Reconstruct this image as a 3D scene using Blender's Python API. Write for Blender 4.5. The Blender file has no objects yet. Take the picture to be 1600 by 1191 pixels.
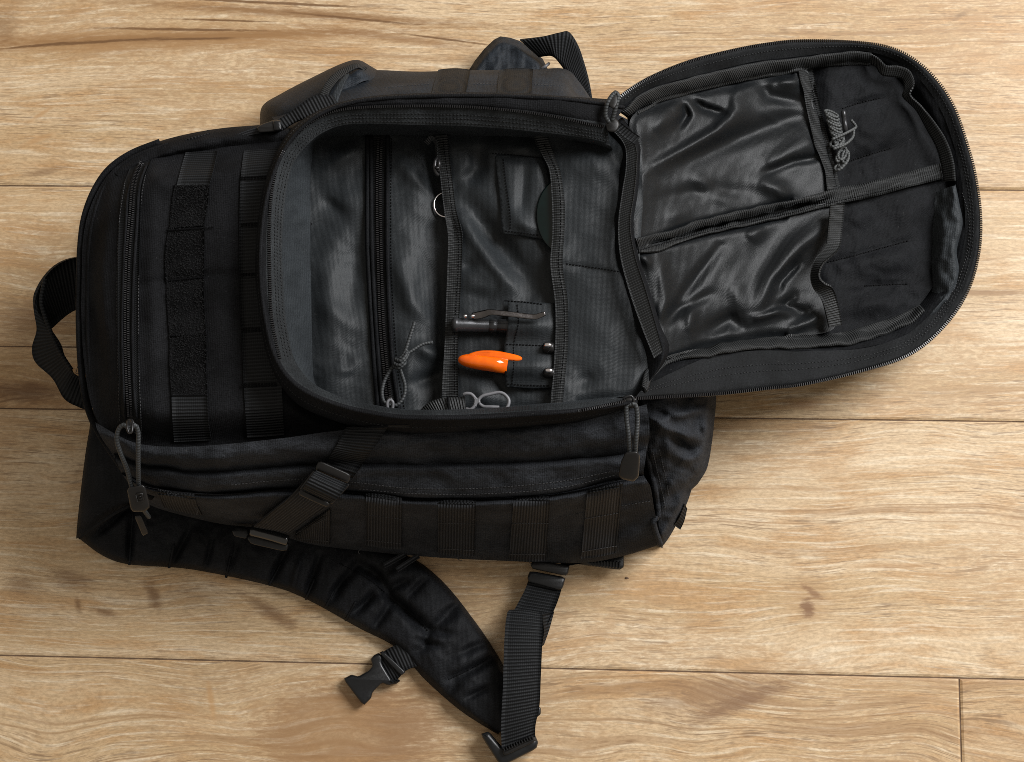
import bpy, math, random
import numpy as np
from mathutils import Vector
from mathutils.bvhtree import BVHTree
from mathutils.geometry import delaunay_2d_cdt, tessellate_polygon

# ------------------------------------------------------------------ camera, light, exposure
SC = bpy.context.scene
COL = SC.collection
TILT, DIST, FPX = math.radians(13.0), 1.4, 2632.0
CAM = np.array([0.0, -DIST * math.sin(TILT), DIST * math.cos(TILT)])
cd = bpy.data.cameras.new('camera')
cd.sensor_width = 36.0
cd.lens = 36.0 * FPX / 1600.0
cd.clip_end = 50.0
cd.clip_start = 0.01
cam = bpy.data.objects.new('camera', cd)
cam.location = CAM
cam.rotation_euler = (TILT, 0, 0)
COL.objects.link(cam)
SC.camera = cam

world = bpy.data.worlds.new('World')
SC.world = world
world.use_nodes = True
bg = world.node_tree.nodes['Background']
bg.inputs['Color'].default_value = (1.0, 0.91, 0.79, 1)
bg.inputs['Strength'].default_value = 0.32


def area_light(name, loc, aim, size, power, col):
    ld = bpy.data.lights.new(name, 'AREA')
    ld.shape = 'RECTANGLE'
    ld.size, ld.size_y = size
    ld.energy = power
    ld.color = col
    o = bpy.data.objects.new(name, ld)
    o.location = loc
    o.rotation_euler = (Vector(aim) - Vector(loc)).to_track_quat('-Z', 'Y').to_euler()
    COL.objects.link(o)
    return o


area_light('window_light', (2.0, 1.22, 2.15), (0.05, 0.0, 0), (1.6, 1.6), 138, (0.99, 0.995, 1.0))

SC.view_settings.view_transform = 'Standard'
SC.view_settings.look = 'None'
SC.view_settings.exposure = 0.0
SC.view_settings.gamma = 1.0
try:
    SC.cycles.max_bounces = 6
    SC.cycles.filter_width = 0.9
    SC.cycles.use_denoising = False
    SC.cycles.denoising_prefilter = 'ACCURATE'
except Exception:
    pass

# ------------------------------------------------------------------ maths helpers
_R = random.Random(5)


def _rays(px, py):
    a = (np.asarray(px, float) - 800.0) / FPX
    b = -(np.asarray(py, float) - 595.5) / FPX
    y = b * math.cos(TILT) + math.sin(TILT)
    z = b * math.sin(TILT) - math.cos(TILT)
    return a, y, z


def W(px, py, z):
    """point of the photographed place seen at (px, py) that lies z metres above the floor"""
    a, y, zz = _rays(px, py)
    s = (np.asarray(z, float) - CAM[2]) / zz
    return np.stack([a * s, CAM[1] + y * s, CAM[2] + zz * s], -1)


def W3(p):
    p = np.asarray(p, float)
    return W(p[..., 0], p[..., 1], p[..., 2])


def sp(pts, n, closed=False):
    """Catmull-Rom through pts, resampled to n points at even steps (by the first two coordinates)"""
    P = np.asarray(pts, float)
    if closed:
        P = np.concatenate([P[-1:], P, P[:2]])
    else:
        P = np.concatenate([2 * P[:1] - P[1:2], P, 2 * P[-1:] - P[-2:-1]])
    out = []
    k = 12
    t = np.linspace(0, 1, k, endpoint=False)[:, None]
    for i in range(1, len(P) - 2):
        a, b, c, d = P[i - 1], P[i], P[i + 1], P[i + 2]
        out.append(0.5 * ((2 * b) + (c - a) * t + (2 * a - 5 * b + 4 * c - d) * t ** 2 + (3 * b - a - 3 * c + d) * t ** 3))
    out.append(P[-2][None])
    Q = np.concatenate(out)
    m = 2 if Q.shape[1] < 3 or np.abs(Q[:, :2]).max() > 5 else 3
    L = np.concatenate([[0], np.cumsum(np.linalg.norm(np.diff(Q[:, :m], axis=0), axis=1))])
    u = np.linspace(0, L[-1], n + 1 if closed else n)
    R = np.stack([np.interp(u, L, Q[:, j]) for j in range(Q.shape[1])], -1)
    return R[:-1] if closed else R


def _h(ix, iy, s):
    v = (ix.astype(np.int64) * 374761393 + iy.astype(np.int64) * 668265263 + s * 974634721) & 0xFFFFFFFF
    v = ((v ^ (v >> 13)) * 1274126177) & 0xFFFFFFFF
    return ((v ^ (v >> 16)) & 0xFFFF) / 65535.0 * 2 * math.pi


def noi(x, y, s=0):
    x = np.asarray(x, float)
    y = np.asarray(y, float)
    ix, iy = np.floor(x), np.floor(y)
    fx, fy = x - ix, y - iy
    u, v = fx * fx * fx * (fx * (fx * 6 - 15) + 10), fy * fy * fy * (fy * (fy * 6 - 15) + 10)

    def g(dx, dy):
        a = _h(ix + dx, iy + dy, s)
        return np.cos(a) * (fx - dx) + np.sin(a) * (fy - dy)
    return (g(0, 0) * (1 - u) + g(1, 0) * u) * (1 - v) + (g(0, 1) * (1 - u) + g(1, 1) * u) * v


def fbm(x, y, s=0, o=3):
    r, a = 0, 1.0
    for i in range(o):
        r = r + a * noi(x * 2 ** i, y * 2 ** i, s + 17 * i)
        a *= 0.5
    return r


def fold(px, py, pts, w, h, w2=None):
    """a ridge (h > 0) or crease (h < 0) along the polyline pts; w, w2 = widths on its two sides"""
    Q = np.asarray(pts, float)
    L = np.concatenate([[0], np.cumsum(np.linalg.norm(np.diff(Q, axis=0), axis=1))])
    best = np.full(np.shape(px), 1e9)
    tt = np.zeros(np.shape(px))
    sd = np.zeros(np.shape(px))
    for i in range(len(Q) - 1):
        d = Q[i + 1] - Q[i]
        l2 = (d ** 2).sum()
        t = np.clip(((px - Q[i, 0]) * d[0] + (py - Q[i, 1]) * d[1]) / l2, 0, 1)
        dx, dy = px - Q[i, 0] - t * d[0], py - Q[i, 1] - t * d[1]
        dd = np.hypot(dx, dy)
        m = dd < best
        best = np.where(m, dd, best)
        tt = np.where(m, (L[i] + t * math.sqrt(l2)) / L[-1], tt)
        sd = np.where(m, np.sign(d[0] * dy - d[1] * dx), sd)
    ww = w if w2 is None else np.where(sd > 0, w, w2)
    tap = np.clip(np.sin(np.pi * np.clip(tt * 0.9 + 0.05, 0, 1)), 0, 1) ** 0.6
    return h * tap * np.exp(-(best / ww) ** 2)


def crinkle(px, py, s, sc, a, st=1.0):
    """sharp little creases of thin cloth, a = their height, sc = their size, st = stretch along x"""
    wx = px + 0.6 * sc * noi(px / sc / 1.3, py / sc / 1.3, s + 5)
    wy = py + 0.6 * sc * noi(px / sc / 1.3, py / sc / 1.3, s + 9)
    r = 1 - 2.2 * np.abs(noi(wx / sc / st, wy / sc, s))
    m = 0.5 + 0.9 * noi(px / sc / 3.1, py / sc / 3.1, s + 3)
    return a * np.clip(r, 0, 1) ** 1.5 * np.clip(m, 0, 1)


def sstep(x, a, b):
    t = np.clip((np.asarray(x, float) - a) / (b - a), 0, 1)
    return t * t * (3 - 2 * t)


# ------------------------------------------------------------------ object helpers
ORIG = {}
BV = {}


def thing(name, label, cat, px, py, z=0.0, group=None):
    o = bpy.data.objects.new(name, None)
    o.empty_display_size = 0.02
    w = W(px, py, z)
    o.location = w
    ORIG[o.name] = np.array(w)
    COL.objects.link(o)
    o['label'] = label
    o['category'] = cat
    if group:
        o['group'] = group
    return o


def mk(name, V, F, mat, parent=None, uv=None, flat=None, kind=None, label=None):
    V = np.asarray(V, float)
    c = (V.min(0) + V.max(0)) / 2
    c[2] = V[:, 2].min()
    me = bpy.data.meshes.new(name)
    me.from_pydata((V - c).tolist(), [], [tuple(int(i) for i in f) for f in F])
    if uv is not None:
        ul = me.uv_layers.new(name='UVMap')
        idx = np.empty(len(me.loops), np.int32)
        me.loops.foreach_get('vertex_index', idx)
        ul.data.foreach_set('uv', np.asarray(uv, np.float32)[idx].ravel())
    sm = np.ones(len(me.polygons), bool)
    if flat is True:
        sm[:] = False
    elif flat is not None:
        sm[np.asarray(flat, int)] = False
    me.polygons.foreach_set('use_smooth', sm)
    me.materials.append(mat)
    me.update()
    o = bpy.data.objects.new(name, me)
    COL.objects.link(o)
    if parent is not None:
        o.parent = parent
        o.location = c - ORIG[parent.name]
    else:
        o.location = c
    ORIG[o.name] = c
    BV[o.name] = (V, F)
    if kind:
        o['kind'] = kind
    if label:
        o['label'] = label
    return o


_trees = {}


def tree(o):
    if o.name not in _trees:
        V, F = BV[o.name]
        _trees[o.name] = BVHTree.FromPolygons([Vector(v) for v in V], [tuple(int(i) for i in f) for f in F])
    return _trees[o.name]


def drape(pts, targets, off=0.0008, z0=0.1):
    """lay photo points on the built surfaces of targets, lifted off by off"""
    P = np.asarray(pts, float)
    sh = P.shape[:-1]
    P = P.reshape(-1, P.shape[-1])
    dx, dy, dz = _rays(P[:, 0], P[:, 1])
    out = np.full((len(P), 3), np.nan)
    C = Vector(CAM)
    for i in range(len(P)):
        d = Vector((dx[i], dy[i], dz[i])).normalized()
        best = None
        for t in targets:
            h = tree(t).ray_cast(C, d)
            if h[0] is not None and (best is None or h[3] < best[1]):
                best = (h[0], h[3])
        if best:
            out[i] = best[0] - d * off
    bad = np.isnan(out[:, 0])
    if bad.any():
        if bad.all():
            out[:] = W(P[:, 0], P[:, 1], z0)
        else:
            good = np.where(~bad)[0]
            for i in np.where(bad)[0]:
                j = good[np.argmin(np.abs(good - i))]
                out[i] = W(P[i, 0], P[i, 1], out[j, 2])
    return out.reshape(sh + (3,))


def gridnormals(G):
    a = np.gradient(G, axis=0)
    b = np.gradient(G, axis=1)
    n = np.cross(a, b)
    n /= np.linalg.norm(n, axis=-1, keepdims=True) + 1e-12
    if (n * (CAM - G)).sum(-1).mean() < 0:
        n = -n
    return n


def grid(name, G, mat, parent=None, thick=0.0, kind=None, label=None):
    """surface through a (n, m, 3) lattice of points; thick > 0 closes it to a sheet of that thickness"""
    n, m = G.shape[:2]
    la = np.concatenate([[0], np.cumsum(np.linalg.norm(np.diff(G.mean(1), axis=0), axis=1))])
    lb = np.concatenate([[0], np.cumsum(np.linalg.norm(np.diff(G.mean(0), axis=0), axis=1))])
    UV = np.stack(np.broadcast_arrays(lb[None, :], la[:, None]), -1).reshape(-1, 2)
    V = G.reshape(-1, 3)
    I = np.arange(n * m).reshape(n, m)
    Q = np.stack([I[:-1, :-1], I[1:, :-1], I[1:, 1:], I[:-1, 1:]], -1).reshape(-1, 4)
    # face the camera
    v = V[Q]
    fn = np.cross(v[:, 1] - v[:, 0], v[:, 3] - v[:, 0])
    if (fn * (CAM - v.mean(1))).sum() < 0:
        Q = Q[:, ::-1]
    if thick <= 0:
        return mk(name, V, Q, mat, parent, UV, kind=kind, label=label)
    B = (G - gridnormals(G) * thick).reshape(-1, 3)
    N = n * m
    ring = np.concatenate([I[0, :], I[1:, -1], I[-1, -2::-1], I[-2:0:-1, 0]])
    r2 = np.roll(ring, -1)
    S = np.stack([ring, ring + N, r2 + N, r2], -1)
    F = np.concatenate([Q, Q[:, ::-1] + N, S])
    fl = np.arange(2 * len(Q), len(F))
    o = mk(name, np.concatenate([V, B]), F, mat, parent, np.concatenate([UV, UV]), flat=fl, kind=kind, label=label)
    BV[o.name] = (V, Q)
    return o


def loft(name, rows, mat, parent=None, nu=120, nv=None, disp=None, thick=0.0, label=None):
    R = np.stack([sp(r, nu) for r in rows], 0)
    if nv:
        n = len(R)
        P = np.concatenate([2 * R[:1] - R[1:2], R, 2 * R[-1:] - R[-2:-1]])
        out = []
        for x in np.linspace(0, n - 1, nv):
            i = min(int(x), n - 2)
            t = x - i
            a, b, c, d = P[i], P[i + 1], P[i + 2], P[i + 3]
            out.append(0.5 * (2 * b + (c - a) * t + (2 * a - 5 * b + 4 * c - d) * t * t + (3 * b - a - 3 * c + d) * t ** 3))
        R = np.stack(out, 0)
    if disp is not None:
        v, u = np.mgrid[0:1:R.shape[0] * 1j, 0:1:R.shape[1] * 1j]
        R[..., 2] += disp(R[..., 0], R[..., 1], u, v)
    return grid(name, W3(R), mat, parent, thick, label=label)


def inside(poly, x, y):
    r = np.zeros(np.shape(x), bool)
    n = len(poly)
    for i in range(n):
        x0, y0 = poly[i]
        x1, y1 = poly[(i + 1) % n]
        if y0 == y1:
            continue
        c = ((y0 > y) != (y1 > y)) & (x < (x1 - x0) * (y - y0) / (y1 - y0) + x0)
        r ^= c
    return r


def panel(name, outline, zf, mat, parent=None, step=6.0, smooth=True, skirt=0.0, label=None):
    """cloth panel filling a closed outline; zf(px, py, distance to the edge) is its height"""
    A = np.asarray(outline, float)
    per = np.linalg.norm(np.diff(np.concatenate([A, A[:1]]), axis=0), axis=1).sum()
    nb = max(24, int(per / step))
    O = sp(A, nb, True) if smooth else None
    if O is None:
        seg = []
        for i in range(len(A)):
            a, b = A[i], A[(i + 1) % len(A)]
            k = max(1, int(np.linalg.norm(b - a) / step))
            seg.append(a + (b - a) * np.linspace(0, 1, k, endpoint=False)[:, None])
        O = np.concatenate(seg)
    x0, y0 = O.min(0)
    x1, y1 = O.max(0)
    gx, gy = np.meshgrid(np.arange(x0, x1, step), np.arange(y0, y1, step * 0.866))
    gx = gx + (np.arange(gx.shape[0]) % 2)[:, None] * step / 2
    gx, gy = gx.ravel(), gy.ravel()
    k = inside(O, gx, gy)
    gx, gy = gx[k], gy[k]
    dist = np.full(len(gx), 1e9)
    for i in range(len(O)):
        a, b = O[i], O[(i + 1) % len(O)]
        d = b - a
        t = np.clip(((gx - a[0]) * d[0] + (gy - a[1]) * d[1]) / max(1e-9, (d ** 2).sum()), 0, 1)
        dist = np.minimum(dist, np.hypot(gx - a[0] - t * d[0], gy - a[1] - t * d[1]))
    k = dist > step * 0.55
    P = np.concatenate([O, np.stack([gx[k], gy[k]], -1)])
    D = np.concatenate([np.zeros(len(O)), dist[k]])
    n = len(O)
    res = delaunay_2d_cdt([Vector(p) for p in P], [(i, (i + 1) % n) for i in range(n)], [], 1, 1e-4, True)
    vs = np.array([tuple(v) for v in res[0]])
    src = [o[0] if o else 0 for o in res[3]]
    D2 = D[src]
    F = [tuple(f) for f in res[2]]
    cc = np.array([vs[list(f)].mean(0) for f in F])
    F = [f for f, k in zip(F, inside(O, cc[:, 0], cc[:, 1])) if k]
    V = W(vs[:, 0], vs[:, 1], zf(vs[:, 0], vs[:, 1], D2))
    f0 = V[np.array(F)]
    fn = np.cross(f0[:, 1] - f0[:, 0], f0[:, 2] - f0[:, 0])
    if (fn * (CAM - f0.mean(1))).sum() < 0:
        F = [f[::-1] for f in F]
    top = (V, list(F))
    if skirt > 0:
        mp = {s: i for i, s in enumerate(src) if s < n}
        ring = [mp[i] for i in range(n) if i in mp]
        N = len(V)
        low = V[ring].copy()
        low[:, 2] = np.maximum(low[:, 2] - skirt, 0.0015)
        V = np.concatenate([V, low])
        m = len(ring)
        s = 1 if True else -1
        F = F + [(ring[i], ring[(i + 1) % m], N + (i + 1) % m, N + i) for i in range(m)]
    uv = V[:, :2].copy()
    o = mk(name, V, F, mat, parent, uv, label=label)
    BV[o.name] = top
    return o


def strip(name, L, R, mat, parent=None, n=40, m=5, thick=0.0012, target=None, off=0.0012, crown=0.0, wob=0.0, kind=None, label=None):
    """ribbon between two photo edges; with a target it is laid on that surface, else the points carry heights"""
    l, r = sp(L, n), sp(R, n)
    t = np.linspace(0, 1, m)[None, :, None]
    G = l[:, None, :] * (1 - t) + r[:, None, :] * t
    if target is not None:
        Wd = drape(G[..., :2], target, off)
        for _ in range(2):
            Wd[1:-1] = (Wd[:-2] + 2 * Wd[1:-1] + Wd[2:]) / 4
    else:
        Wd = W3(G)
    if crown or wob:
        nn = gridnormals(Wd)
        x = np.linspace(-1, 1, m)[None, :, None]
        Wd = Wd + nn * crown * (1 - x * x)
        if wob:
            s = len(name) + int(l[0, 0])
            q = noi(G[..., 0] / 26.0, G[..., 1] / 26.0, s)
            Wd = Wd + nn * (wob * q)[..., None]
    return grid(name, Wd, mat, parent, thick, kind=kind, label=label)


def frames(P):
    T = np.gradient(P, axis=0)
    T /= np.linalg.norm(T, axis=1, keepdims=True) + 1e-12
    up = CAM - P
    up /= np.linalg.norm(up, axis=1, keepdims=True)
    S = np.cross(T, up)
    l = np.linalg.norm(S, axis=1, keepdims=True)
    S = np.where(l > 0.05, S / (l + 1e-12), np.array([[1.0, 0, 0]]))
    U = np.cross(S, T)
    U /= np.linalg.norm(U, axis=1, keepdims=True) + 1e-12
    return T, S, U


def tube_geo(P, r, k=8):
    T, S, U = frames(P)
    r = np.broadcast_to(np.asarray(r, float), (len(P),))
    a = np.linspace(0, 2 * math.pi, k, endpoint=False)
    ring = P[:, None] + r[:, None, None] * (np.cos(a)[None, :, None] * S[:, None] + np.sin(a)[None, :, None] * U[:, None])
    V = ring.reshape(-1, 3)
    n = len(P)
    I = np.arange(n * k).reshape(n, k)
    J = np.roll(I, -1, 1)
    F = np.stack([I[:-1], J[:-1], J[1:], I[1:]], -1).reshape(-1, 4).tolist()
    F.append(I[0][::-1].tolist())
    F.append(I[-1].tolist())
    l = np.concatenate([[0], np.cumsum(np.linalg.norm(np.diff(P, axis=0), axis=1))])
    uv = np.stack(np.broadcast_arrays((a / (2 * math.pi))[None, :] * 0.01, l[:, None]), -1).reshape(-1, 2)
    return V, F, uv


def tubes(name, paths, r, mat, parent=None, k=8, n=30, target=None, off=0.001, kind=None, label=None, world=False):
    Vs, Fs, Us, o = [], [], [], 0
    for p in paths:
        q = np.asarray(p, float) if world else sp(p, n)
        if not world:
            q = drape(q[:, :2], target, off) if target is not None else W3(q)
        V, F, uv = tube_geo(q, r, k)
        Vs.append(V)
        Us.append(uv)
        Fs += [tuple(i + o for i in f) for f in F]
        o += len(V)
    return mk(name, np.concatenate(Vs), Fs, mat, parent, np.concatenate(Us), kind=kind, label=label)


_BOXF = np.array([[0, 1, 3, 2], [4, 6, 7, 5], [0, 4, 5, 1], [2, 3, 7, 6], [0, 2, 6, 4], [1, 5, 7, 3]])


def boxes(name, C, T, S, U, size, mat, parent, kind='stuff'):
    """many small boxes centred on C with axes T, S, U"""
    a, b, c = [s / 2 for s in size]
    k = np.array([[x, y, z] for x in (-1, 1) for y in (-1, 1) for z in (-1, 1)], float)
    k[:, 0] *= a
    k[:, 1] *= b
    k[:, 2] *= c
    top = k[:, 2] > 0
    k[top, :2] *= 0.7
    V = C[:, None] + k[None, :, 0:1] * T[:, None] + k[None, :, 1:2] * S[:, None] + k[None, :, 2:3] * U[:, None]
    F = (np.arange(len(C)) * 8)[:, None, None] + _BOXF[None]
    return mk(name, V.reshape(-1, 3), F.reshape(-1, 4), mat, parent, flat=True, kind=kind)


def even(P, pitch):
    L = np.concatenate([[0], np.cumsum(np.linalg.norm(np.diff(P, axis=0), axis=1))])
    u = np.arange(pitch / 2, L[-1], pitch)
    return np.stack([np.interp(u, L, P[:, j]) for j in range(3)], -1)


def teeth(name, path, mat, parent, target=None, off=0.0006, pitch=0.00165, size=(0.00095, 0.0026, 0.0014), shift=0.0, rows=1):
    q = sp(path, 160)
    P = drape(q[:, :2], target, off) if target is not None else W3(q)
    P = even(P, pitch)
    T, S, U = frames(P)
    if rows == 2:
        C = np.concatenate([P + S * shift, P - S * shift + T * pitch / 2])
        T, S, U = [np.concatenate([x, x]) for x in (T, S, U)]
    else:
        C = P + S * shift
    return boxes(name, C, T, S, U, size, mat, parent)


def stitches(paths, target, mat, parent, pitch=0.0026, ln=0.0017, off=0.0004, name='stitching', w=0.0006):
    Cs, Ts, Ss, Us = [], [], [], []
    for p in paths:
        n = max(6, int(np.linalg.norm(np.diff(np.asarray(p, float)[:, :2], axis=0), axis=1).sum() / 6))
        q = sp(p, n)
        P = drape(q[:, :2], target, off)
        P = even(P, pitch)
        if len(P) < 2:
            continue
        T, S, U = frames(P)
        Cs.append(P)
        Ts.append(T)
        Ss.append(S)
        Us.append(U)
    return boxes(name, np.concatenate(Cs), np.concatenate(Ts), np.concatenate(Ss), np.concatenate(Us), (ln, w, 0.0006), mat, parent)


def inset(O, d):
    a = np.roll(O, 1, 0)
    b = np.roll(O, -1, 0)
    e1 = O - a
    e2 = b - O
    e1 /= np.linalg.norm(e1, axis=1, keepdims=True) + 1e-9
    e2 /= np.linalg.norm(e2, axis=1, keepdims=True) + 1e-9
    n1 = np.stack([-e1[:, 1], e1[:, 0]], -1)
    n2 = np.stack([-e2[:, 1], e2[:, 0]], -1)
    n = n1 + n2
    n /= np.linalg.norm(n, axis=1, keepdims=True) + 1e-9
    s = 1.0 / np.clip((n * n1).sum(1), 0.5, 1)
    area = 0.5 * np.sum(O[:, 0] * b[:, 1] - b[:, 0] * O[:, 1])
    return O + n * (s * d * (1 if area > 0 else -1))[:, None]


def slab(name, outline, zf, thick, bev, mat, parent=None, smooth=False, label=None):
    """moulded plate: outline in photo points, zf = height (number or function), thick and bev in metres"""
    O = np.asarray(outline, float)
    if smooth:
        O = sp(O, max(24, len(O) * 5), True)
    else:
        seg = []
        for i in range(len(O)):
            a, b = O[i], O[(i + 1) % len(O)]
            seg.append(a + (b - a) * np.array([[0.12], [0.5], [0.88]]))
        O = np.concatenate(seg)
    f = zf if callable(zf) else (lambda x, y: np.full(np.shape(x), float(zf)))
    b = bev * 2150
    rings = [(O, -thick), (O, -bev), (inset(O, b * 0.3), -bev * 0.3), (inset(O, b), 0.0)]
    V = np.concatenate([W(r[:, 0], r[:, 1], f(r[:, 0], r[:, 1]) + dz) for r, dz in rings])
    n = len(O)
    F = []
    for k in range(len(rings) - 1):
        for i in range(n):
            j = (i + 1) % n
            F.append((k * n + i, k * n + j, (k + 1) * n + j, (k + 1) * n + i))
    k = (len(rings) - 1) * n
    for t in tessellate_polygon([[Vector((p[0], p[1], 0)) for p in rings[-1][0]]]):
        F.append(tuple(k + i for i in t))
    for t in tessellate_polygon([[Vector((p[0], p[1], 0)) for p in O]]):
        F.append(tuple(i for i in t))
    o = mk(name, V, F, mat, parent, V[:, :2], label=label)
    import bmesh
    bm = bmesh.new()
    bm.from_mesh(o.data)
    bmesh.ops.recalc_face_normals(bm, faces=bm.faces)
    bm.to_mesh(o.data)
    bm.free()
    return o


def lathe(name, A, B, prof, mat, parent=None, k=20, label=None):
    """turned shape along the axis A-B (world points); prof = [(t, radius in metres)]"""
    A, B = np.asarray(A), np.asarray(B)
    P = np.stack([A + (B - A) * t for t, _ in prof])
    d = (B - A) / np.linalg.norm(B - A)
    s = np.cross(d, [0, 0, 1.0])
    s /= np.linalg.norm(s)
    u = np.cross(s, d)
    a = np.linspace(0, 2 * math.pi, k, endpoint=False)
    r = np.array([x for _, x in prof])
    V = P[:, None] + r[:, None, None] * (np.cos(a)[None, :, None] * s + np.sin(a)[None, :, None] * u)
    n = len(prof)
    I = np.arange(n * k).reshape(n, k)
    J = np.roll(I, -1, 1)
    F = np.stack([I[:-1], I[1:], J[1:], J[:-1]], -1).reshape(-1, 4).tolist()
    F.append(I[0].tolist())
    F.append(I[-1][::-1].tolist())
    return mk(name, V.reshape(-1, 3), F, mat, parent, label=label)


# ------------------------------------------------------------------ materials
class NT:
    def __init__(self, name):
        self.m = bpy.data.materials.new(name)
        self.m.use_nodes = True
        self.t = self.m.node_tree
        self.b = self.t.nodes['Principled BSDF']

    def n(self, typ, **kw):
        x = self.t.nodes.new(typ)
        for k, v in kw.items():
            setattr(x, k, v)
        return x

    def l(self, a, b):
        self.t.links.new(a, b)

    def put(self, sock, v):
        if hasattr(v, 'is_linked') or isinstance(v, bpy.types.NodeSocket):
            self.l(v, sock)
        else:
            sock.default_value = v

    def math(self, op, a, b=0.0, c=0.0, clamp=False):
        x = self.n('ShaderNodeMath', operation=op, use_clamp=clamp)
        for i, v in enumerate((a, b, c)):
            self.put(x.inputs[i], v)
        return x.outputs[0]

    def vscale(self, v, s):
        x = self.n('ShaderNodeVectorMath', operation='MULTIPLY')
        self.put(x.inputs[0], v)
        x.inputs[1].default_value = s
        return x.outputs[0]

    def vadd(self, v, w):
        x = self.n('ShaderNodeVectorMath', operation='ADD')
        self.put(x.inputs[0], v)
        self.put(x.inputs[1], w)
        return x.outputs[0]

    def noise(self, v, scale=1.0, detail=2.0, rough=0.5, dist=0.0):
        x = self.n('ShaderNodeTexNoise')
        self.put(x.inputs['Vector'], v)
        x.inputs['Scale'].default_value = scale
        x.inputs['Detail'].default_value = detail
        x.inputs['Roughness'].default_value = rough
        x.inputs['Distortion'].default_value = dist
        return x.outputs['Fac']

    def range(self, v, a, b, c=0.0, d=1.0):
        x = self.n('ShaderNodeMapRange')
        x.interpolation_type = 'SMOOTHSTEP'
        self.put(x.inputs[0], v)
        for i, q in enumerate((a, b, c, d)):
            x.inputs[i + 1].default_value = q
        return x.outputs[0]

    def mix(self, f, a, b, mode='MIX'):
        x = self.n('ShaderNodeMix', data_type='RGBA', blend_type=mode)
        self.put(x.inputs[0], f)
        self.put(x.inputs[6], a if not isinstance(a, tuple) else a + (1,))
        self.put(x.inputs[7], b if not isinstance(b, tuple) else b + (1,))
        return x.outputs[2]

    def bump(self, h, strength, dist, nrm=None):
        x = self.n('ShaderNodeBump')
        x.inputs['Strength'].default_value = strength
        x.inputs['Distance'].default_value = dist
        self.l(h, x.inputs['Height'])
        if nrm is not None:
            self.l(nrm, x.inputs['Normal'])
        return x.outputs[0]

    def set(self, **kw):
        for k, v in kw.items():
            self.put(self.b.inputs[k.replace('_', ' ')], v if not isinstance(v, tuple) else v + (1,))
        return self


def fabric(name, col, rough, weave=0.0009, amp=0.5, spec=0.5, var=0.35, sheen=0.0, crease=0.0, wcol=0.5):
    N = NT(name)
    co = N.n('ShaderNodeTexCoord').outputs['Object']
    sep = N.n('ShaderNodeSeparateXYZ')
    N.l(co, sep.inputs[0])
    x, y, z = sep.outputs
    k = 2 * math.pi / weave
    yy = N.math('SUBTRACT', y, z)
    a = N.math('SINE', N.math('MULTIPLY', N.math('ADD', x, yy), k * 0.7071))
    b = N.math('SINE', N.math('MULTIPLY', N.math('SUBTRACT', x, yy), k * 0.7071))
    w = N.math('MULTIPLY', a, b)
    big = N.noise(co, 28.0, 4.0, 0.6)
    fine = N.noise(co, 900.0, 2.0, 0.6)
    lint = N.range(N.noise(co, 420.0, 1.0, 0.5), 0.74, 0.79)
    c = N.mix(N.range(big, 0.3, 0.7), tuple(v * (1 - var) for v in col), tuple(v * (1 + var) for v in col))
    c = N.mix(N.math('MULTIPLY', lint, 0.25), c, (0.06, 0.06, 0.06))
    c = N.mix(1.0, c, N.mix(N.range(N.math('ADD', N.math('MULTIPLY', w, 0.3), N.math('MULTIPLY', N.math('SUBTRACT', fine, 0.5), 3.0)), -0.9, 0.9), (1 - wcol,) * 3, (1 + wcol,) * 3), 'MULTIPLY')
    h = N.math('ADD', N.math('MULTIPLY', w, 0.3), N.math('MULTIPLY', fine, 1.1))
    nr = N.bump(h, amp, 0.0003)
    if crease:
        nr = N.bump(N.noise(co, 55.0, 5.0, 0.62, 0.6), crease, 0.004, nr)
    N.set(Base_Color=c, Roughness=rough, Normal=nr)
    N.b.inputs['Specular IOR Level'].default_value = spec
    N.b.inputs['Sheen Weight'].default_value = sheen
    N.b.inputs['Sheen Roughness'].default_value = 0.5
    return N.m


def webbing(name, col, rough, period=0.0026, amp=0.7, spec=0.4, across=0.0):
    N = NT(name)
    uv = N.n('ShaderNodeTexCoord').outputs['UV']
    sep = N.n('ShaderNodeSeparateXYZ')
    N.l(uv, sep.inputs[0])
    u, v = sep.outputs[0], sep.outputs[1]
    wv = N.math('MULTIPLY', N.noise(uv, 300.0, 2.0), 0.0006)
    if across:
        rib = N.math('SINE', N.math('MULTIPLY', N.math('ADD', u, wv), 2 * math.pi / across))
    else:
        rib = N.math('SINE', N.math('MULTIPLY', N.math('ADD', v, wv), 2 * math.pi / period))
    cross = N.math('SINE', N.math('MULTIPLY', v if across else u, 2 * math.pi / 0.0016))
    h = N.math('ADD', rib, N.math('MULTIPLY', cross, 0.14))
    f = N.range(rib, -0.8, 0.9)
    big = N.noise(uv, 60.0, 3.0)
    c = N.mix(f, tuple(x * 0.45 for x in col), tuple(x * 1.4 for x in col))
    c = N.mix(N.math('MULTIPLY', N.range(big, 0.35, 0.75), 0.4), c, tuple(x * 0.5 for x in col))
    nr = N.bump(h, amp, 0.0004)
    N.set(Base_Color=c, Roughness=rough, Normal=nr)
    N.b.inputs['Specular IOR Level'].default_value = spec
    return N.m


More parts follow.
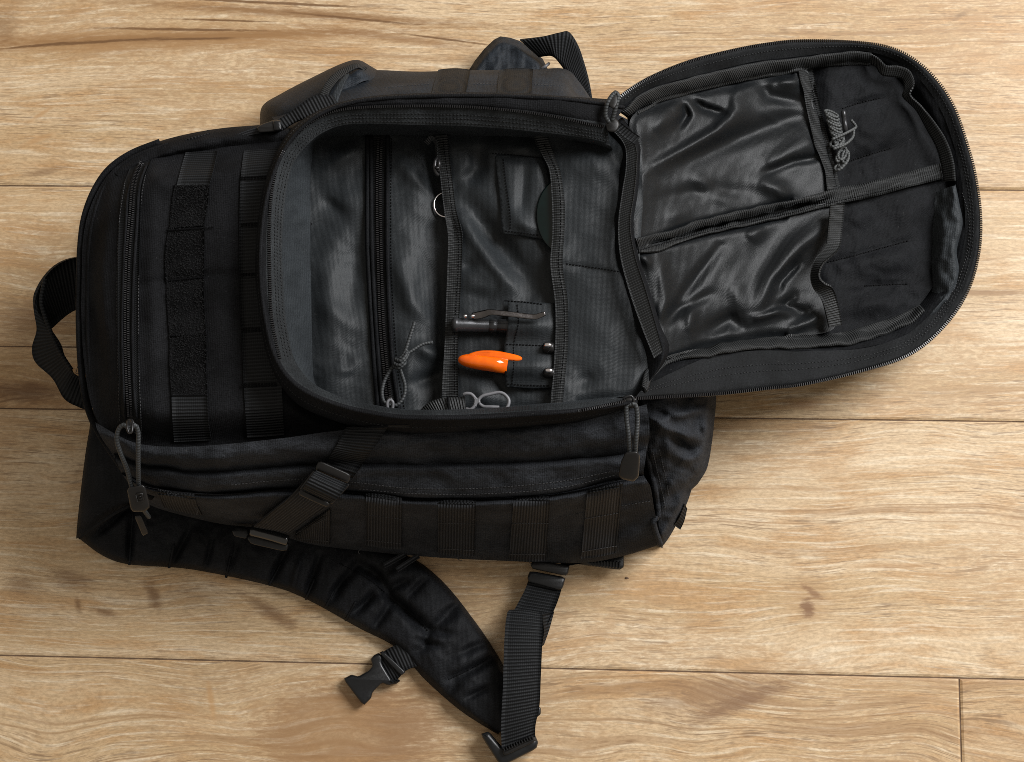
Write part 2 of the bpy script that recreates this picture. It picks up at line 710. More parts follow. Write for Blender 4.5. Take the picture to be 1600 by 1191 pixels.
def plain(name, col, rough, metal=0.0, spec=0.5, bump=0.0, scale=600.0, coat=0.0):
    N = NT(name)
    co = N.n('ShaderNodeTexCoord').outputs['Object']
    nz = N.noise(co, scale, 3.0, 0.6)
    c = N.mix(N.range(N.noise(co, 90.0, 3.0), 0.3, 0.7), tuple(v * 0.8 for v in col), tuple(min(1, v * 1.2) for v in col))
    N.set(Base_Color=c, Metallic=metal, Roughness=N.range(nz, 0.2, 0.8, max(0.03, rough - 0.07), rough + 0.09))
    N.b.inputs['Specular IOR Level'].default_value = spec
    N.b.inputs['Coat Weight'].default_value = coat
    if bump:
        N.set(Normal=N.bump(nz, bump, 0.0003))
    return N.m


def cordmat(name, col):
    N = NT(name)
    uv = N.n('ShaderNodeTexCoord').outputs['UV']
    sep = N.n('ShaderNodeSeparateXYZ')
    N.l(uv, sep.inputs[0])
    s = N.math('SINE', N.math('ADD', N.math('MULTIPLY', sep.outputs[1], 2 * math.pi / 0.0022), N.math('MULTIPLY', sep.outputs[0], 2 * math.pi / 0.01)))
    c = N.mix(N.range(s, -0.8, 0.8), tuple(v * 0.65 for v in col), tuple(v * 1.25 for v in col))
    N.set(Base_Color=c, Roughness=0.6, Normal=N.bump(s, 0.4, 0.0003))
    return N.m


M = {}
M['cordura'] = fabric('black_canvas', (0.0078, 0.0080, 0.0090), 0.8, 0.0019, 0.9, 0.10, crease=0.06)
M['side'] = fabric('shade_lifted_canvas', (0.0215, 0.0232, 0.0268), 0.8, 0.0019, 0.9, 0.14, crease=0.06)  # same canvas; lifted shade and a cooler tint are put into its colour
M['lining'] = fabric('grey_nylon_lining', (0.0185, 0.0213, 0.0236), 0.48, 0.0013, 0.4, 0.21, crease=0.08, wcol=0.3, var=0.08)
M['mesh'] = fabric('thin_black_nylon', (0.0068, 0.0078, 0.0088), 0.40, 0.0013, 0.4, 0.20, crease=0.10, wcol=0.3, var=0.1)
M['mattelining'] = fabric('dark_flap_backing', (0.0068, 0.0072, 0.0082), 0.65, 0.0015, 0.5, 0.07, crease=0.08)
M['lit_farcloth'] = fabric('lit_far_side_cloth', (0.0120, 0.0155, 0.0205), 0.6, 0.0015, 0.5, 0.2, crease=0.06)  # smoother cloth; the cool light on the far side is put into its colour
M['strapcloth'] = fabric('black_strap_cloth', (0.0090, 0.0096, 0.0112), 0.62, 0.0014, 0.5, 0.14, crease=0.06)
M['gusset'] = fabric('grey_gusset_canvas', (0.027, 0.031, 0.0345), 0.6, 0.0018, 0.9, 0.2, crease=0.10, wcol=0.35, var=0.15)
M['web'] = webbing('black_webbing', (0.0128, 0.0136, 0.0148), 0.6, spec=0.16)
M['webside'] = webbing('shade_lifted_webbing', (0.0240, 0.0248, 0.0272), 0.62, across=0.0022, spec=0.14)  # webbing colour raised and cooled to lift the near side's shade
M['tape'] = webbing('grey_binding_tape', (0.0215, 0.0228, 0.0235), 0.5, 0.0019, 0.8, 0.3)
M['ziptape'] = webbing('black_zip_tape', (0.0070, 0.0074, 0.0080), 0.65, 0.0014, 0.4, 0.12)
M['zipcloth'] = fabric('black_zip_cloth', (0.0078, 0.0084, 0.0092), 0.7, 0.0015, 0.5, 0.12)
M['greytape'] = fabric('grey_zip_cloth', (0.0175, 0.0195, 0.0210), 0.65, 0.0015, 0.6, 0.15)
M['velcro'] = fabric('black_loop_velcro', (0.0045, 0.0045, 0.0048), 0.85, 0.004, 0.6, 0.06, 0.6)
M['fuzz'] = plain('black_loop_fuzz', (0.0085, 0.0085, 0.009), 0.7, spec=0.15)
M['coil'] = plain('black_zip_coil', (0.014, 0.0135, 0.0145), 0.3, spec=0.5)
M['thread'] = plain('grey_thread', (0.050, 0.050, 0.052), 0.6, spec=0.2)
M['dimthread'] = plain('dim_thread', (0.024, 0.025, 0.026), 0.6, spec=0.2)
M['darkthread'] = plain('black_thread', (0.003, 0.003, 0.0035), 0.7, spec=0.1)
M['plastic'] = plain('black_plastic', (0.009, 0.0095, 0.0105), 0.32, bump=0.12, spec=0.4)
M['satin'] = plain('satin_black_plastic', (0.012, 0.0112, 0.0108), 0.36, bump=0.05, spec=0.35)
M['greyplastic'] = plain('grey_plastic', (0.15, 0.15, 0.16), 0.45)
M['cord'] = cordmat('black_cord', (0.028, 0.031, 0.033))
M['paracord'] = cordmat('grey_cord', (0.060, 0.064, 0.064))
M['orange'] = plain('orange_plastic', (1.0, 0.140, 0.002), 0.10, coat=0.3)
M['gunmetal'] = plain('gunmetal', (0.045, 0.046, 0.049), 0.3, metal=0.55)
M['gloss'] = plain('glossy_black_plastic', (0.010, 0.010, 0.0105), 0.22, spec=0.9)
M['clipsteel'] = plain('dark_clip_steel', (0.16, 0.15, 0.15), 0.25, metal=1.0)
M['darkmetal'] = plain('dark_metal', (0.045, 0.044, 0.045), 0.34, metal=0.8)
M['steel'] = plain('bright_steel', (0.95, 0.86, 0.88), 0.22, metal=1.0)
M['greenglass'] = plain('dark_green_glass', (0.0012, 0.0065, 0.0062), 0.12, spec=0.35, coat=0.2)


WOODA, WOODB = (0.555, 0.392, 0.222), (0.69, 0.530, 0.350)


def wood():
    N = NT('oak_board')
    pos = N.n('ShaderNodeNewGeometry').outputs['Position']
    oi = N.n('ShaderNodeObjectInfo')
    sc = N.n('ShaderNodeSeparateColor')
    N.l(oi.outputs['Color'], sc.inputs[0])
    seed, tint, fig = sc.outputs[0], sc.outputs[1], sc.outputs[2]
    cx = N.n('ShaderNodeCombineXYZ')
    N.l(N.math('MULTIPLY', seed, 9.0), cx.inputs[0])
    N.l(N.math('MULTIPLY', seed, 5.3), cx.inputs[1])
    p = N.vadd(pos, cx.outputs[0])
    # long lazy bend of the grain, stronger on figured boards
    bend = N.math('MULTIPLY', N.math('SUBTRACT', N.noise(N.vscale(p, (2.2, 7.0, 1)), 1.0, 2.0), 0.5), N.math('ADD', 0.02, N.math('MULTIPLY', fig, 0.16)))
    bend = N.math('ADD', bend, N.math('MULTIPLY', N.math('SUBTRACT', N.noise(N.vscale(p, (8.0, 13.0, 2)), 1.0, 1.0), 0.5), N.math('ADD', 0.006, N.math('MULTIPLY', fig, 0.055))))
    cb = N.n('ShaderNodeCombineXYZ')
    N.l(bend, cb.inputs[1])
    q = N.vadd(p, cb.outputs[0])
    tone = N.noise(N.vscale(q, (2.0, 20.0, 1)), 1.0, 4.0, 0.55)
    c = N.mix(N.range(tone, 0.32, 0.66), WOODA, WOODB)
    # tan patches drawn out along the grain
    tan = N.noise(N.vscale(q, (9.0, 52.0, 1)), 1.0, 4.0, 0.6)
    c = N.mix(N.range(tan, 0.48, 0.66, 0.0, 0.75), c, (0.50, 0.298, 0.138))
    tan2 = N.noise(N.vscale(q, (26.0, 110.0, 4)), 1.0, 3.0, 0.6)
    c = N.mix(N.range(tan2, 0.50, 0.68, 0.0, 0.55), c, (0.52, 0.325, 0.160))
    # pale streaks
    streak = N.noise(N.vscale(q, (16.0, 260.0, 1)), 1.0, 3.0, 0.6)
    c = N.mix(N.range(streak, 0.50, 0.68, 0.0, 0.6), c, (0.82, 0.71, 0.545))
    # fine mottle
    fleck = N.noise(N.vscale(q, (210.0, 560.0, 5)), 1.0, 2.0, 0.7)
    c = N.mix(1.0, c, N.mix(N.range(fleck, 0.3, 0.7), (0.84, 0.83, 0.81), (1.13, 1.13, 1.13)), 'MULTIPLY')
    # thin dark grain lines, broken into dashes, denser in some bands
    dens = N.noise(N.vscale(q, (2.5, 24.0, 7)), 1.0, 2.0)
    gl = N.noise(N.vscale(q, (7.0, 270.0, 1)), 1.0, 1.5, 0.5)
    gl = N.range(N.math('ABSOLUTE', N.math('SUBTRACT', gl, 0.5)), 0.0, 0.040, 0.85, 0.0)
    br1 = N.range(N.noise(N.vscale(q, (42.0, 260.0, 9)), 1.0, 2.0), 0.44, 0.60)
    g1 = N.math('MULTIPLY', N.math('MULTIPLY', gl, br1), N.range(dens, 0.36, 0.62, 0.22, 0.90))
    c = N.mix(g1, c, (0.25, 0.158, 0.090))
    pore = N.noise(N.vscale(q, (50.0, 720.0, 3)), 1.0, 2.0, 0.6)
    c = N.mix(N.math('MULTIPLY', N.range(pore, 0.55, 0.68, 0.0, 0.7), N.range(dens, 0.38, 0.60, 0.15, 1.0)), c, (0.27, 0.18, 0.11))
    # thin darker growth lines
    ring = N.noise(N.vscale(q, (0.7, 30.0, 1)), 1.0, 3.0, 0.5, 0.3)
    rl = N.math('ABSOLUTE', N.math('SUBTRACT', N.math('FRACT', N.math('MULTIPLY', ring, 9.0)), 0.5))
    lines = N.math('MULTIPLY', N.range(rl, 0.0, 0.16, 1.0, 0.0), N.range(N.noise(N.vscale(q, (1.3, 9.0, 1)), 1.0, 2.0), 0.46, 0.64, 0.03, 0.6))
    c = N.mix(lines, c, (0.33, 0.19, 0.09))
    # curly figure patches
    curl = N.noise(N.vscale(q, (70.0, 190.0, 2)), 1.0, 3.0, 0.65, 1.2)
    cm = N.math('MULTIPLY', N.range(N.noise(N.vscale(p, (3.0, 5.0, 2)), 1.0, 1.0), 0.48, 0.60), N.range(curl, 0.42, 0.62, 0.0, 0.55))
    c = N.mix(cm, c, (0.46, 0.30, 0.165))

    def spot(px, py, rx, ry, ang, colr, amt, sharp=0.5, warp=0.55):
        nonlocal c
        w = W(px, py, 0.0)
        d = N.n('ShaderNodeVectorMath', operation='SUBTRACT')
        N.l(pos, d.inputs[0])
        d.inputs[1].default_value = tuple(w)
        rot = N.n('ShaderNodeVectorRotate', rotation_type='Z_AXIS')
        N.l(d.outputs[0], rot.inputs[0])
        rot.inputs['Angle'].default_value = math.radians(-ang)
        e = N.vscale(rot.outputs[0], (1 / rx, 1 / ry, 0))
        ln = N.n('ShaderNodeVectorMath', operation='LENGTH')
        N.l(e, ln.inputs[0])
        nz = N.math('MULTIPLY', N.math('SUBTRACT', N.noise(N.vscale(p, (70, 380, 1)), 1.0, 5.0, 0.7), 0.5), warp * 2.6)
        f = N.range(N.math('ADD', ln.outputs['Value'], nz), sharp, 1.0, amt, 0.0)
        c = N.mix(f, c, colr)
    br = (0.19, 0.098, 0.045)
    # the knot, its halo and the brown smudges on these boards, some with painted shade
    spot(1262, 938, 0.030, 0.030, 0, (0.44, 0.27, 0.13), 0.6, 0.0)
    spot(1262, 950, 0.0075, 0.0105, 10, (0.22, 0.115, 0.06), 0.85, 0.35, 0.8)
    spot(1269, 926, 0.013, 0.0042, -35, (0.26, 0.14, 0.07), 0.8, 0.3, 0.8)
    spot(1115, 1085, 0.09, 0.022, 8, (0.30, 0.18, 0.10), 0.7, 0.1)
    spot(1150, 1100, 0.075, 0.010, 22, (0.24, 0.138, 0.078), 0.7, 0.15)
    spot(240, 932, 0.008, 0.020, 22, br, 0.75, 0.1)
    spot(110, 905, 0.030, 0.012, -12, br, 0.6, 0.0)
    spot(165, 957, 0.016, 0.005, -15, br, 0.7, 0.1)
    spot(122, 945, 0.004, 0.010, 15, br, 0.65, 0.1)
    spot(35, 915, 0.02, 0.012, 0, br, 0.5, 0.0)
    spot(425, 958, 0.036, 0.009, -32, br, 0.75, 0.1)
    spot(300, 930, 0.05, 0.02, 0, br, 0.3, 0.0)
    spot(540, 1150, 0.085, 0.05, 0, (0.32, 0.18, 0.085), 0.62, 0.6)
    spot(640, 1130, 0.05, 0.05, 0, (0.27, 0.155, 0.08), 0.5, 0.2)
    spot(60, 500, 0.06, 0.026, 0, (0.25, 0.14, 0.07), 0.6, 0.0)  # brown of the board together with painted shadow left of the bag
    spot(40, 612, 0.05, 0.014, 0, br, 0.8, 0.1)  # board brown and painted shade below the handle in one dark spot
    spot(1545, 458, 0.06, 0.004, 0, (0.30, 0.17, 0.08), 0.75, 0.2, 0.3)
    spot(1400, 885, 0.05, 0.003, 0, (0.42, 0.24, 0.11), 0.6, 0.1)
    spot(1255, 632, 0.025, 0.007, 0, (0.33, 0.18, 0.085), 0.6, 0.1)
    spot(1500, 24, 0.012, 0.004, 30, (0.26, 0.17, 0.1), 0.6, 0.1)
    spot(330, 1095, 0.004, 0.022, 12, (0.52, 0.30, 0.13), 0.6, 0.2, 0.3)
    spot(60, 218, 0.022, 0.004, 22, (0.50, 0.29, 0.13), 0.6, 0.2, 0.3)
    spot(65, 178, 0.018, 0.003, 35, (0.50, 0.29, 0.13), 0.6, 0.2, 0.3)
    spot(70, 268, 0.03, 0.005, 12, br, 0.55, 0.1, 0.4)
    spot(300, 58, 0.24, 0.006, 2, (0.20, 0.105, 0.045), 0.95, 0.2, 0.5)
    spot(250, 62, 0.32, 0.016, 2, (0.38, 0.215, 0.095), 0.75, 0.2)
    spot(480, 22, 0.25, 0.007, -4, (0.27, 0.145, 0.062), 0.85, 0.1, 0.5)
    spot(620, 60, 0.12, 0.006, -8, (0.30, 0.165, 0.075), 0.7, 0.1, 0.5)
    spot(560, 85, 0.16, 0.004, -3, (0.34, 0.19, 0.085), 0.6, 0.1, 0.5)
    for a in ((150, 66, .09, .0019, 4), (290, 61, .07, .0016, 1), (60, 71, .05, .0016, 6), (280, 46, .10, .0018, -1), (430, 5, .12, .002, -3), (350, 32, .06, .0014, -2), (560, 30, .08, .0016, -6), (700, 62, .06, .0014, -8)):
        spot(*a, (0.17, 0.088, 0.038), 0.9, 0.3, 0.45)
    spot(5, 40, 0.022, 0.03, 0, br, 0.45, 0.0)
    tn = N.n('ShaderNodeMix', data_type='RGBA', blend_type='MULTIPLY')
    tn.inputs[0].default_value = 1.0
    N.l(c, tn.inputs[6])
    gcol = N.mix(tint, (0.82, 0.745, 0.65), (1.0, 0.99, 0.97))
    N.l(gcol, tn.inputs[7])
    h = N.math('SUBTRACT', N.math('MULTIPLY', streak, 0.5), N.math('MULTIPLY', pore, 0.6))
    N.set(Base_Color=tn.outputs[2], Roughness=N.range(streak, 0.2, 0.8, 0.40, 0.56), Normal=N.bump(h, 0.3, 0.0006))
    N.b.inputs['Specular IOR Level'].default_value = 0.35
    return N.m


M['wood'] = wood()
M['gap'] = plain('dark_subfloor', (0.16, 0.10, 0.06), 0.9)

# ------------------------------------------------------------------ the floor
fl = bpy.data.objects.new('floor', None)
COL.objects.link(fl)
ORIG[fl.name] = np.zeros(3)
fl['kind'] = 'structure'
fl['label'] = 'pale oak laminate floor boards with dark seams'


def board(p, seed, tint, fig):
    """one board: its four corners given where they lie on the floor (photo points)"""
    Q = W(np.array([a for a, _ in p]), np.array([b for _, b in p]), 0.0)
    c = Q.mean(0)
    g, b = 0.0006, 0.0018
    e = Q - c

    def shrink(d):
        R = Q.copy()
        for i in range(4):
            a1 = Q[(i + 1) % 4] - Q[i]
            a2 = Q[(i - 1) % 4] - Q[i]
            R[i] = Q[i] + d * (a1 / np.linalg.norm(a1) + a2 / np.linalg.norm(a2))
        return R
    r0, r1, r2 = shrink(g), shrink(g), shrink(g + b)
    r0[:, 2] = -0.010
    r1[:, 2] = -0.0009
    r2[:, 2] = 0.0
    V = np.concatenate([r0, r1, r2])
    F = [(8, 9, 10, 11)]
    for k in (0, 4):
        for i in range(4):
            j = (i + 1) % 4
            F.append((k + i, k + j, k + 4 + j, k + 4 + i))
    o = mk('plank', V, F, M['wood'], fl, flat=True)
    o.color = (seed, tint, fig, 1)
    import bmesh
    bm = bmesh.new()
    bm.from_mesh(o.data)
    bmesh.ops.recalc_face_normals(bm, faces=bm.faces)
    bm.to_mesh(o.data)
    bm.free()


def sy(y0, y1, x):
    return y0 + (y1 - y0) * x / 1600.0


XL, XR = -900, 2500
S = [(-470, -505), (-65, -75), (290, 297), (541, 556), (638, 659), (1024, 1062), (1430, 1490), (1860, 1950)]


def brd(i, j, x0, x1, seed, tint, fig, x0b=None, x1b=None):
    x0b = x0 if x0b is None else x0b
    x1b = x1 if x1b is None else x1b
    board([(x0, sy(*S[i], x0)), (x1, sy(*S[i], x1)), (x1b, sy(*S[j], x1b)), (x0b, sy(*S[j], x0b))], seed, tint, fig)


brd(0, 1, XL, XR, 0.13, 0.8, 0.3)
brd(1, 2, XL, XR, 0.37, 0.7, 0.12)
brd(2, 3, XL, 640, 0.52, 0.75, 0.2)
brd(3, 4, XL, 640, 0.71, 0.1, 0.5)
brd(2, 4, 640, XR, 0.29, 1.0, 0.1)
brd(4, 5, XL, XR, 0.83, 0.95, 0.25)
brd(5, 6, XL, 1499, 0.44, 0.75, 0.5, XL, 1511)
brd(5, 6, 1499, XR, 0.61, 0.2, 0.6, 1511, XR)
brd(6, 7, XL, XR, 0.19, 0.8, 0.3)
sub = W(np.array([XL, XR, XR, XL]), np.array([-480, -480, 1900, 1900]), 0.0)
sub[:, 2] = -0.0013
mk('subfloor', sub, [(0, 3, 2, 1)], M['gap'], fl)

# ------------------------------------------------------------------ the backpack
bp = thing('backpack', 'open black tactical backpack lying on its back on the oak floor', 'backpack', 620, 560, 0.0)


def obj_points(*a):
    return np.array(a, float)


# --- body that everything else is sewn to
OUT = [(135, 420), (150, 330), (178, 275), (225, 242), (300, 222), (420, 205), (500, 150), (600, 122), (740, 116), (860, 116), (900, 150),
       (1000, 200), (1085, 300), (1100, 450), (1105, 620), (1090, 700), (1045, 800), (1020, 838), (900, 860), (780, 858), (650, 852), (520, 838),
       (400, 805), (300, 790), (235, 765), (180, 700), (150, 620), (136, 520)]
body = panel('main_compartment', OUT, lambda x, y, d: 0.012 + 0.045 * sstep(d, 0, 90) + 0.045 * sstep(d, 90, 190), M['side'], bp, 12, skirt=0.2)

# --- far side panel (beyond the open pocket)
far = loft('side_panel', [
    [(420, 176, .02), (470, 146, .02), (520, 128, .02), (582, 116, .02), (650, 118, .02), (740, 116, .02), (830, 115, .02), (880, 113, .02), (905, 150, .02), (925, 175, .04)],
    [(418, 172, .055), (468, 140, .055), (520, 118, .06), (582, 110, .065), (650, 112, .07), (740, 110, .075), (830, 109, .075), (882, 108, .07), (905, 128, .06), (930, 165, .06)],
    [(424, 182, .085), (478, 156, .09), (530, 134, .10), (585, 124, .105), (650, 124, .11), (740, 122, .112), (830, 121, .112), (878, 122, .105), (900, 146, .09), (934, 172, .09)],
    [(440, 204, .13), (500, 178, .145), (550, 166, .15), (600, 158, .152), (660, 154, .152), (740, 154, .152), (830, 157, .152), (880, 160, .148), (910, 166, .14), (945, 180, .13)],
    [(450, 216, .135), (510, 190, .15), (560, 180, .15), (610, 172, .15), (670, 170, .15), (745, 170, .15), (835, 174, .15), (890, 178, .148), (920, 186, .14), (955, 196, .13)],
], M['lit_farcloth'], bp, 130, 34, lambda x, y, u, v: 0.0035 * fbm(x / 55, y / 30, 3) + fold(x, y, [(600, 150), (690, 120)], 10, .004) + fold(x, y, [(840, 140), (890, 120)], 9, -.005) + fold(x, y, [(740, 148), (790, 118)], 8, -.003))
for q in ([(685, 109), (735, 109), (727, 150), (674, 150)], [(781, 109), (833, 108), (830, 153), (777, 153)]):
    w = strip('webbing_loop', [q[0], ((q[0][0] + q[3][0]) / 2 - 1, 130), q[3]], [q[1], ((q[1][0] + q[2][0]) / 2, 130), q[2]], M['web'], far, 16, 7, .0018, [far], .003, .0012)
stitches([[(600, 137), (670, 131)], [(738, 131), (776, 131)], [(834, 132), (880, 134)]], [far], M['thread'], far)

# --- front panel (upper half of the pack, towards the carry handle)
FP = [(128, 420), (129, 380), (136, 340), (150, 303), (170, 272), (200, 248), (235, 234), (290, 226), (350, 214), (410, 206), (470, 212),
      (490, 320), (480, 480), (505, 640), (560, 676), (440, 688), (330, 699), (260, 701), (205, 692), (165, 672), (147, 645), (136, 600), (129, 540), (127, 480)]


def z_front(x, y, d):
    z = 0.142 + 0.024 * sstep(d, 0, 60) + 0.0016 * fbm(x / 70, y / 60, 8)
    z = z + fold(x, y, [(205, 449), (262, 440), (320, 431), (405, 428)], 9, -.0042)
    z = z + fold(x, y, [(178, 250), (160, 420), (166, 640)], 9, .004)
    z = z + fold(x, y, [(350, 260), (345, 430), (352, 660)], 22, .003) + fold(x, y, [(240, 260), (236, 420), (242, 660)], 14, .003)
    z = z + fold(x, y, [(140, 470), (158, 520), (165, 600)], 8, -.003) + fold(x, y, [(230, 262), (262, 300)], 12, .003)
    return z


front = panel('front_panel', FP, z_front, M['cordura'], bp, 5)
tubes('piping', [[(250, 222, .137), (205, 240, .137), (170, 265, .137), (147, 299, .137), (132, 340, .137), (126, 385, .137), (124, 440, .137), (124, 520, .137),
                  (128, 585, .136), (136, 632, .133), (150, 668, .13), (178, 712, .122), (206, 750, .112), (238, 778, .1)]], .0026, M['cordura'], front, 10, 90)
tubes('piping', [[(264, 226, .142), (215, 243, .142), (182, 266, .142), (160, 300, .142), (147, 340, .143), (140, 385, .143), (138, 440, .143), (138, 520, .143),
                  (142, 585, .142), (150, 632, .139), (164, 665, .135), (190, 704, .126), (216, 738, .115)]], .0017, M['cordura'], front, 8, 90)
rollt = loft('top_gusset', [
    [(170, 262, .128), (206, 238, .128), (252, 220, .128), (300, 208, .128), (350, 200, .128), (400, 196, .128), (446, 192, .128)],
    [(176, 268, .142), (212, 243, .142), (256, 225, .142), (304, 213, .142), (350, 206, .142), (402, 201, .142), (450, 198, .142)],
    [(186, 276, .147), (220, 252, .148), (264, 237, .149), (306, 228, .150), (352, 218, .151), (404, 212, .151), (452, 210, .151)],
    [(192, 282, .138), (226, 260, .14), (268, 246, .142), (308, 238, .144), (354, 232, .145), (405, 227, .146), (454, 224, .146)],
], M['cordura'], front, 80, 14, lambda x, y, u, v: .0016 * fbm(x / 30, y / 16, 5) + fold(x, y, [(300, 222), (340, 214)], 6, .003) + fold(x, y, [(220, 250), (260, 232)], 5, -.003))
strip('webbing_tab', [(272, 217, .118), (298, 209, .122), (326, 203, .12)], [(276, 223, .142), (302, 215, .146), (328, 208, .143)], M['web'], front, 14, 5, .002)

# hook-and-loop column, webbing columns
w = strip('webbing_strip', [(290, 238), (283, 262), (276, 290)], [(340, 236), (334, 262), (327, 290)], M['web'], front, 14, 7, .0015, [front], .0022)
w = strip('webbing_strip', [(268, 616), (269, 650), (272, 691)], [(324, 616), (325, 650), (330, 688)], M['web'], front, 16, 7, .0015, [front], .0022)
vel = []
for l0, l1, r0, r1, m0, m1 in (((273, 288), (265, 357), (327, 288), (318, 353), (268, 322), (324, 320)),
                               ((263, 358), (259, 439), (319, 354), (318, 434), (258, 398), (319, 394)),
                               ((260, 440), (265, 525), (318, 435), (322, 523), (261, 482), (319, 478)),
                               ((265, 526), (268, 619), (322, 524), (324, 618), (265, 573), (322, 572))):
    v = strip('loop_patch', [l0, m0, l1], [r0, m1, r1], M['velcro'], front, 22, 11, .0012, [front], .0016, .0002, .0004)
    vel.append(v)
    V, F = BV[v.name]
    G = V.reshape(22, 11, 3)
    rr = np.random.default_rng(int(l0[1]))
    n = 800
    a, b = rr.uniform(0, 20.999, n), rr.uniform(0, 9.999, n)
    ia, ib = a.astype(int), b.astype(int)
    fa, fb = (a - ia)[:, None], (b - ib)[:, None]
    B = (G[ia, ib] * (1 - fa) + G[ia + 1, ib] * fa) * (1 - fb) + (G[ia, ib + 1] * (1 - fa) + G[ia + 1, ib + 1] * fa) * fb
    Vs, Fs = [], []
    for i in range(n):
        th = rr.uniform(0, 6.283)
        rad = rr.uniform(.0005, .0010)
        d = np.array([math.cos(th), math.sin(th), 0])
        s = np.array([-d[1], d[0], 0]) * .00016
        k = len(Vs)
        for t in range(5):
            q = math.pi * (t / 4 * 1.15 - .05)
            c = B[i] + d * rad * -math.cos(q) + np.array([0, 0, math.sin(q) * rad * .8 + .0001]) + s * rr.uniform(-3, 3)
            Vs += [c - s, c + s]
        Fs += [(k + 2 * t, k + 2 * t + 1, k + 2 * t + 3, k + 2 * t + 2) for t in range(4)]
    mk('loop_fuzz', Vs, Fs, M['fuzz'], v, kind='stuff')
col2 = strip('webbing_strip', [(381, 236), (376, 280), (374, 350), (374, 430), (376, 500), (379, 560), (381, 605), (386, 684)],
             [(440, 232), (434, 280), (431, 350), (431, 430), (433, 500), (436, 560), (440, 602), (444, 680)], M['web'], front, 80, 7, .0016, [front], .0022, .0004)
bars = []
for y in (277, 350, 428, 514, 601):
    bars += [[(376, y), (432, y - 2)], [(376, y + 3), (432, y + 1)]]
stitches(bars, [col2], M['darkthread'], col2, .0024, .0019, .0008, w=.0011)
stitches([[(330, 355), (330, 355.5), (258, 360)], [(258, 439), (320, 433)], [(262, 525), (323, 523)], [(268, 618), (325, 617)]], vel + [front], M['darkthread'], front, .002, .0016, .0016, w=.001)

# slim zipped pocket across the top
zp = strip('zip_welt', [(203, 262), (190, 300), (186, 350), (184, 430), (184, 520), (186, 600), (188, 650)],
           [(236, 250), (222, 290), (219, 350), (217, 430), (216, 520), (217, 600), (221, 690)], M['ziptape'], bp, 70, 9, .0014, [front], .002)
teeth('zipper_teeth', [(222, 252), (210, 285), (205, 336), (200, 399), (198, 461), (198, 534), (200, 600), (203, 650)], M['coil'], zp, [zp], .0009, .0017, (.0010, .0021, .0016), .0011, 2)
tubes('welt_edge', [[(214, 262), (201, 300), (197, 350), (193, 430), (191, 520), (193, 600), (196, 655)]], .0011, M['cordura'], zp, 6, 60, [zp], .0008)
tubes('welt_edge', [[(229, 258), (218, 292), (214, 350), (209, 430), (207, 520), (209, 600), (213, 655)]], .0011, M['cordura'], zp, 6, 60, [zp], .0008)
stitches([[(228, 270), (221, 310), (219, 360), (217, 430), (216, 520), (218, 600), (222, 690)], [(196, 280), (186, 350), (183, 430), (183, 520), (185, 600), (187, 660)]], [zp, front], M['thread'], zp)
zsl = slab('zipper_slider', [(199, 656), (207, 655), (211, 664), (209, 676), (199, 676), (196, 664)], .178, .006, .0012, M['satin'], zp, True)
pull = thing_pull = tubes('pull_cord', [[(204, 672, .183), (194, 664, .182), (185, 672, .179), (183, 690, .175), (189, 710, .167), (198, 732, .156), (206, 762, .143), (213, 790, .128)],
                                        [(204, 670, .183), (211, 664, .182), (216, 676, .178), (216, 700, .172), (216, 730, .160), (217, 762, .143), (222, 792, .128)],
                                        [(221, 790, .128), (227, 800, .118), (233, 808, .108)]], .0017, M['cord'], bp, 8, 34)
tb = slab('pull_tab', [(198, 763), (226, 757), (235, 792), (226, 800), (208, 800), (204, 795)], lambda x, y: .150 - .00042 * (y - 760), .006, .0016, M['satin'], pull)
slab('pull_tab_end', [(210, 807), (220, 805), (232, 833), (223, 838)], lambda x, y: .12 - .0006 * (y - 800), .003, .0008, M['satin'], pull)
# moulded square mark on the tab
for q in ([(212, 773), (222, 771), (225, 783), (215, 785)],):
    pts = [W(a, b, .1512 - .00042 * (b - 760)) for a, b in q + q[:1]]
    mid = [pts[0] * .3 + pts[3] * .7 + (pts[1] - pts[0]) * .25, pts[1] * .3 + pts[2] * .7 - (pts[1] - pts[0]) * .25]
    mid2 = [pts[0] * .65 + pts[3] * .35 + (pts[1] - pts[0]) * .25, pts[1] * .65 + pts[2] * .35 - (pts[1] - pts[0]) * .25]
    tubes('tab_mark', [np.array(pts), np.array(mid), np.array(mid2)], .0004, M['satin'], pull, 5, world=True)
tubes('zip_puller_ring', [[(200, 658, .182), (199, 668, .185), (201, 676, .185), (206, 675, .185), (207, 664, .184), (205, 657, .181)]], .0009, M['darkmetal'], zp, 7, 20)

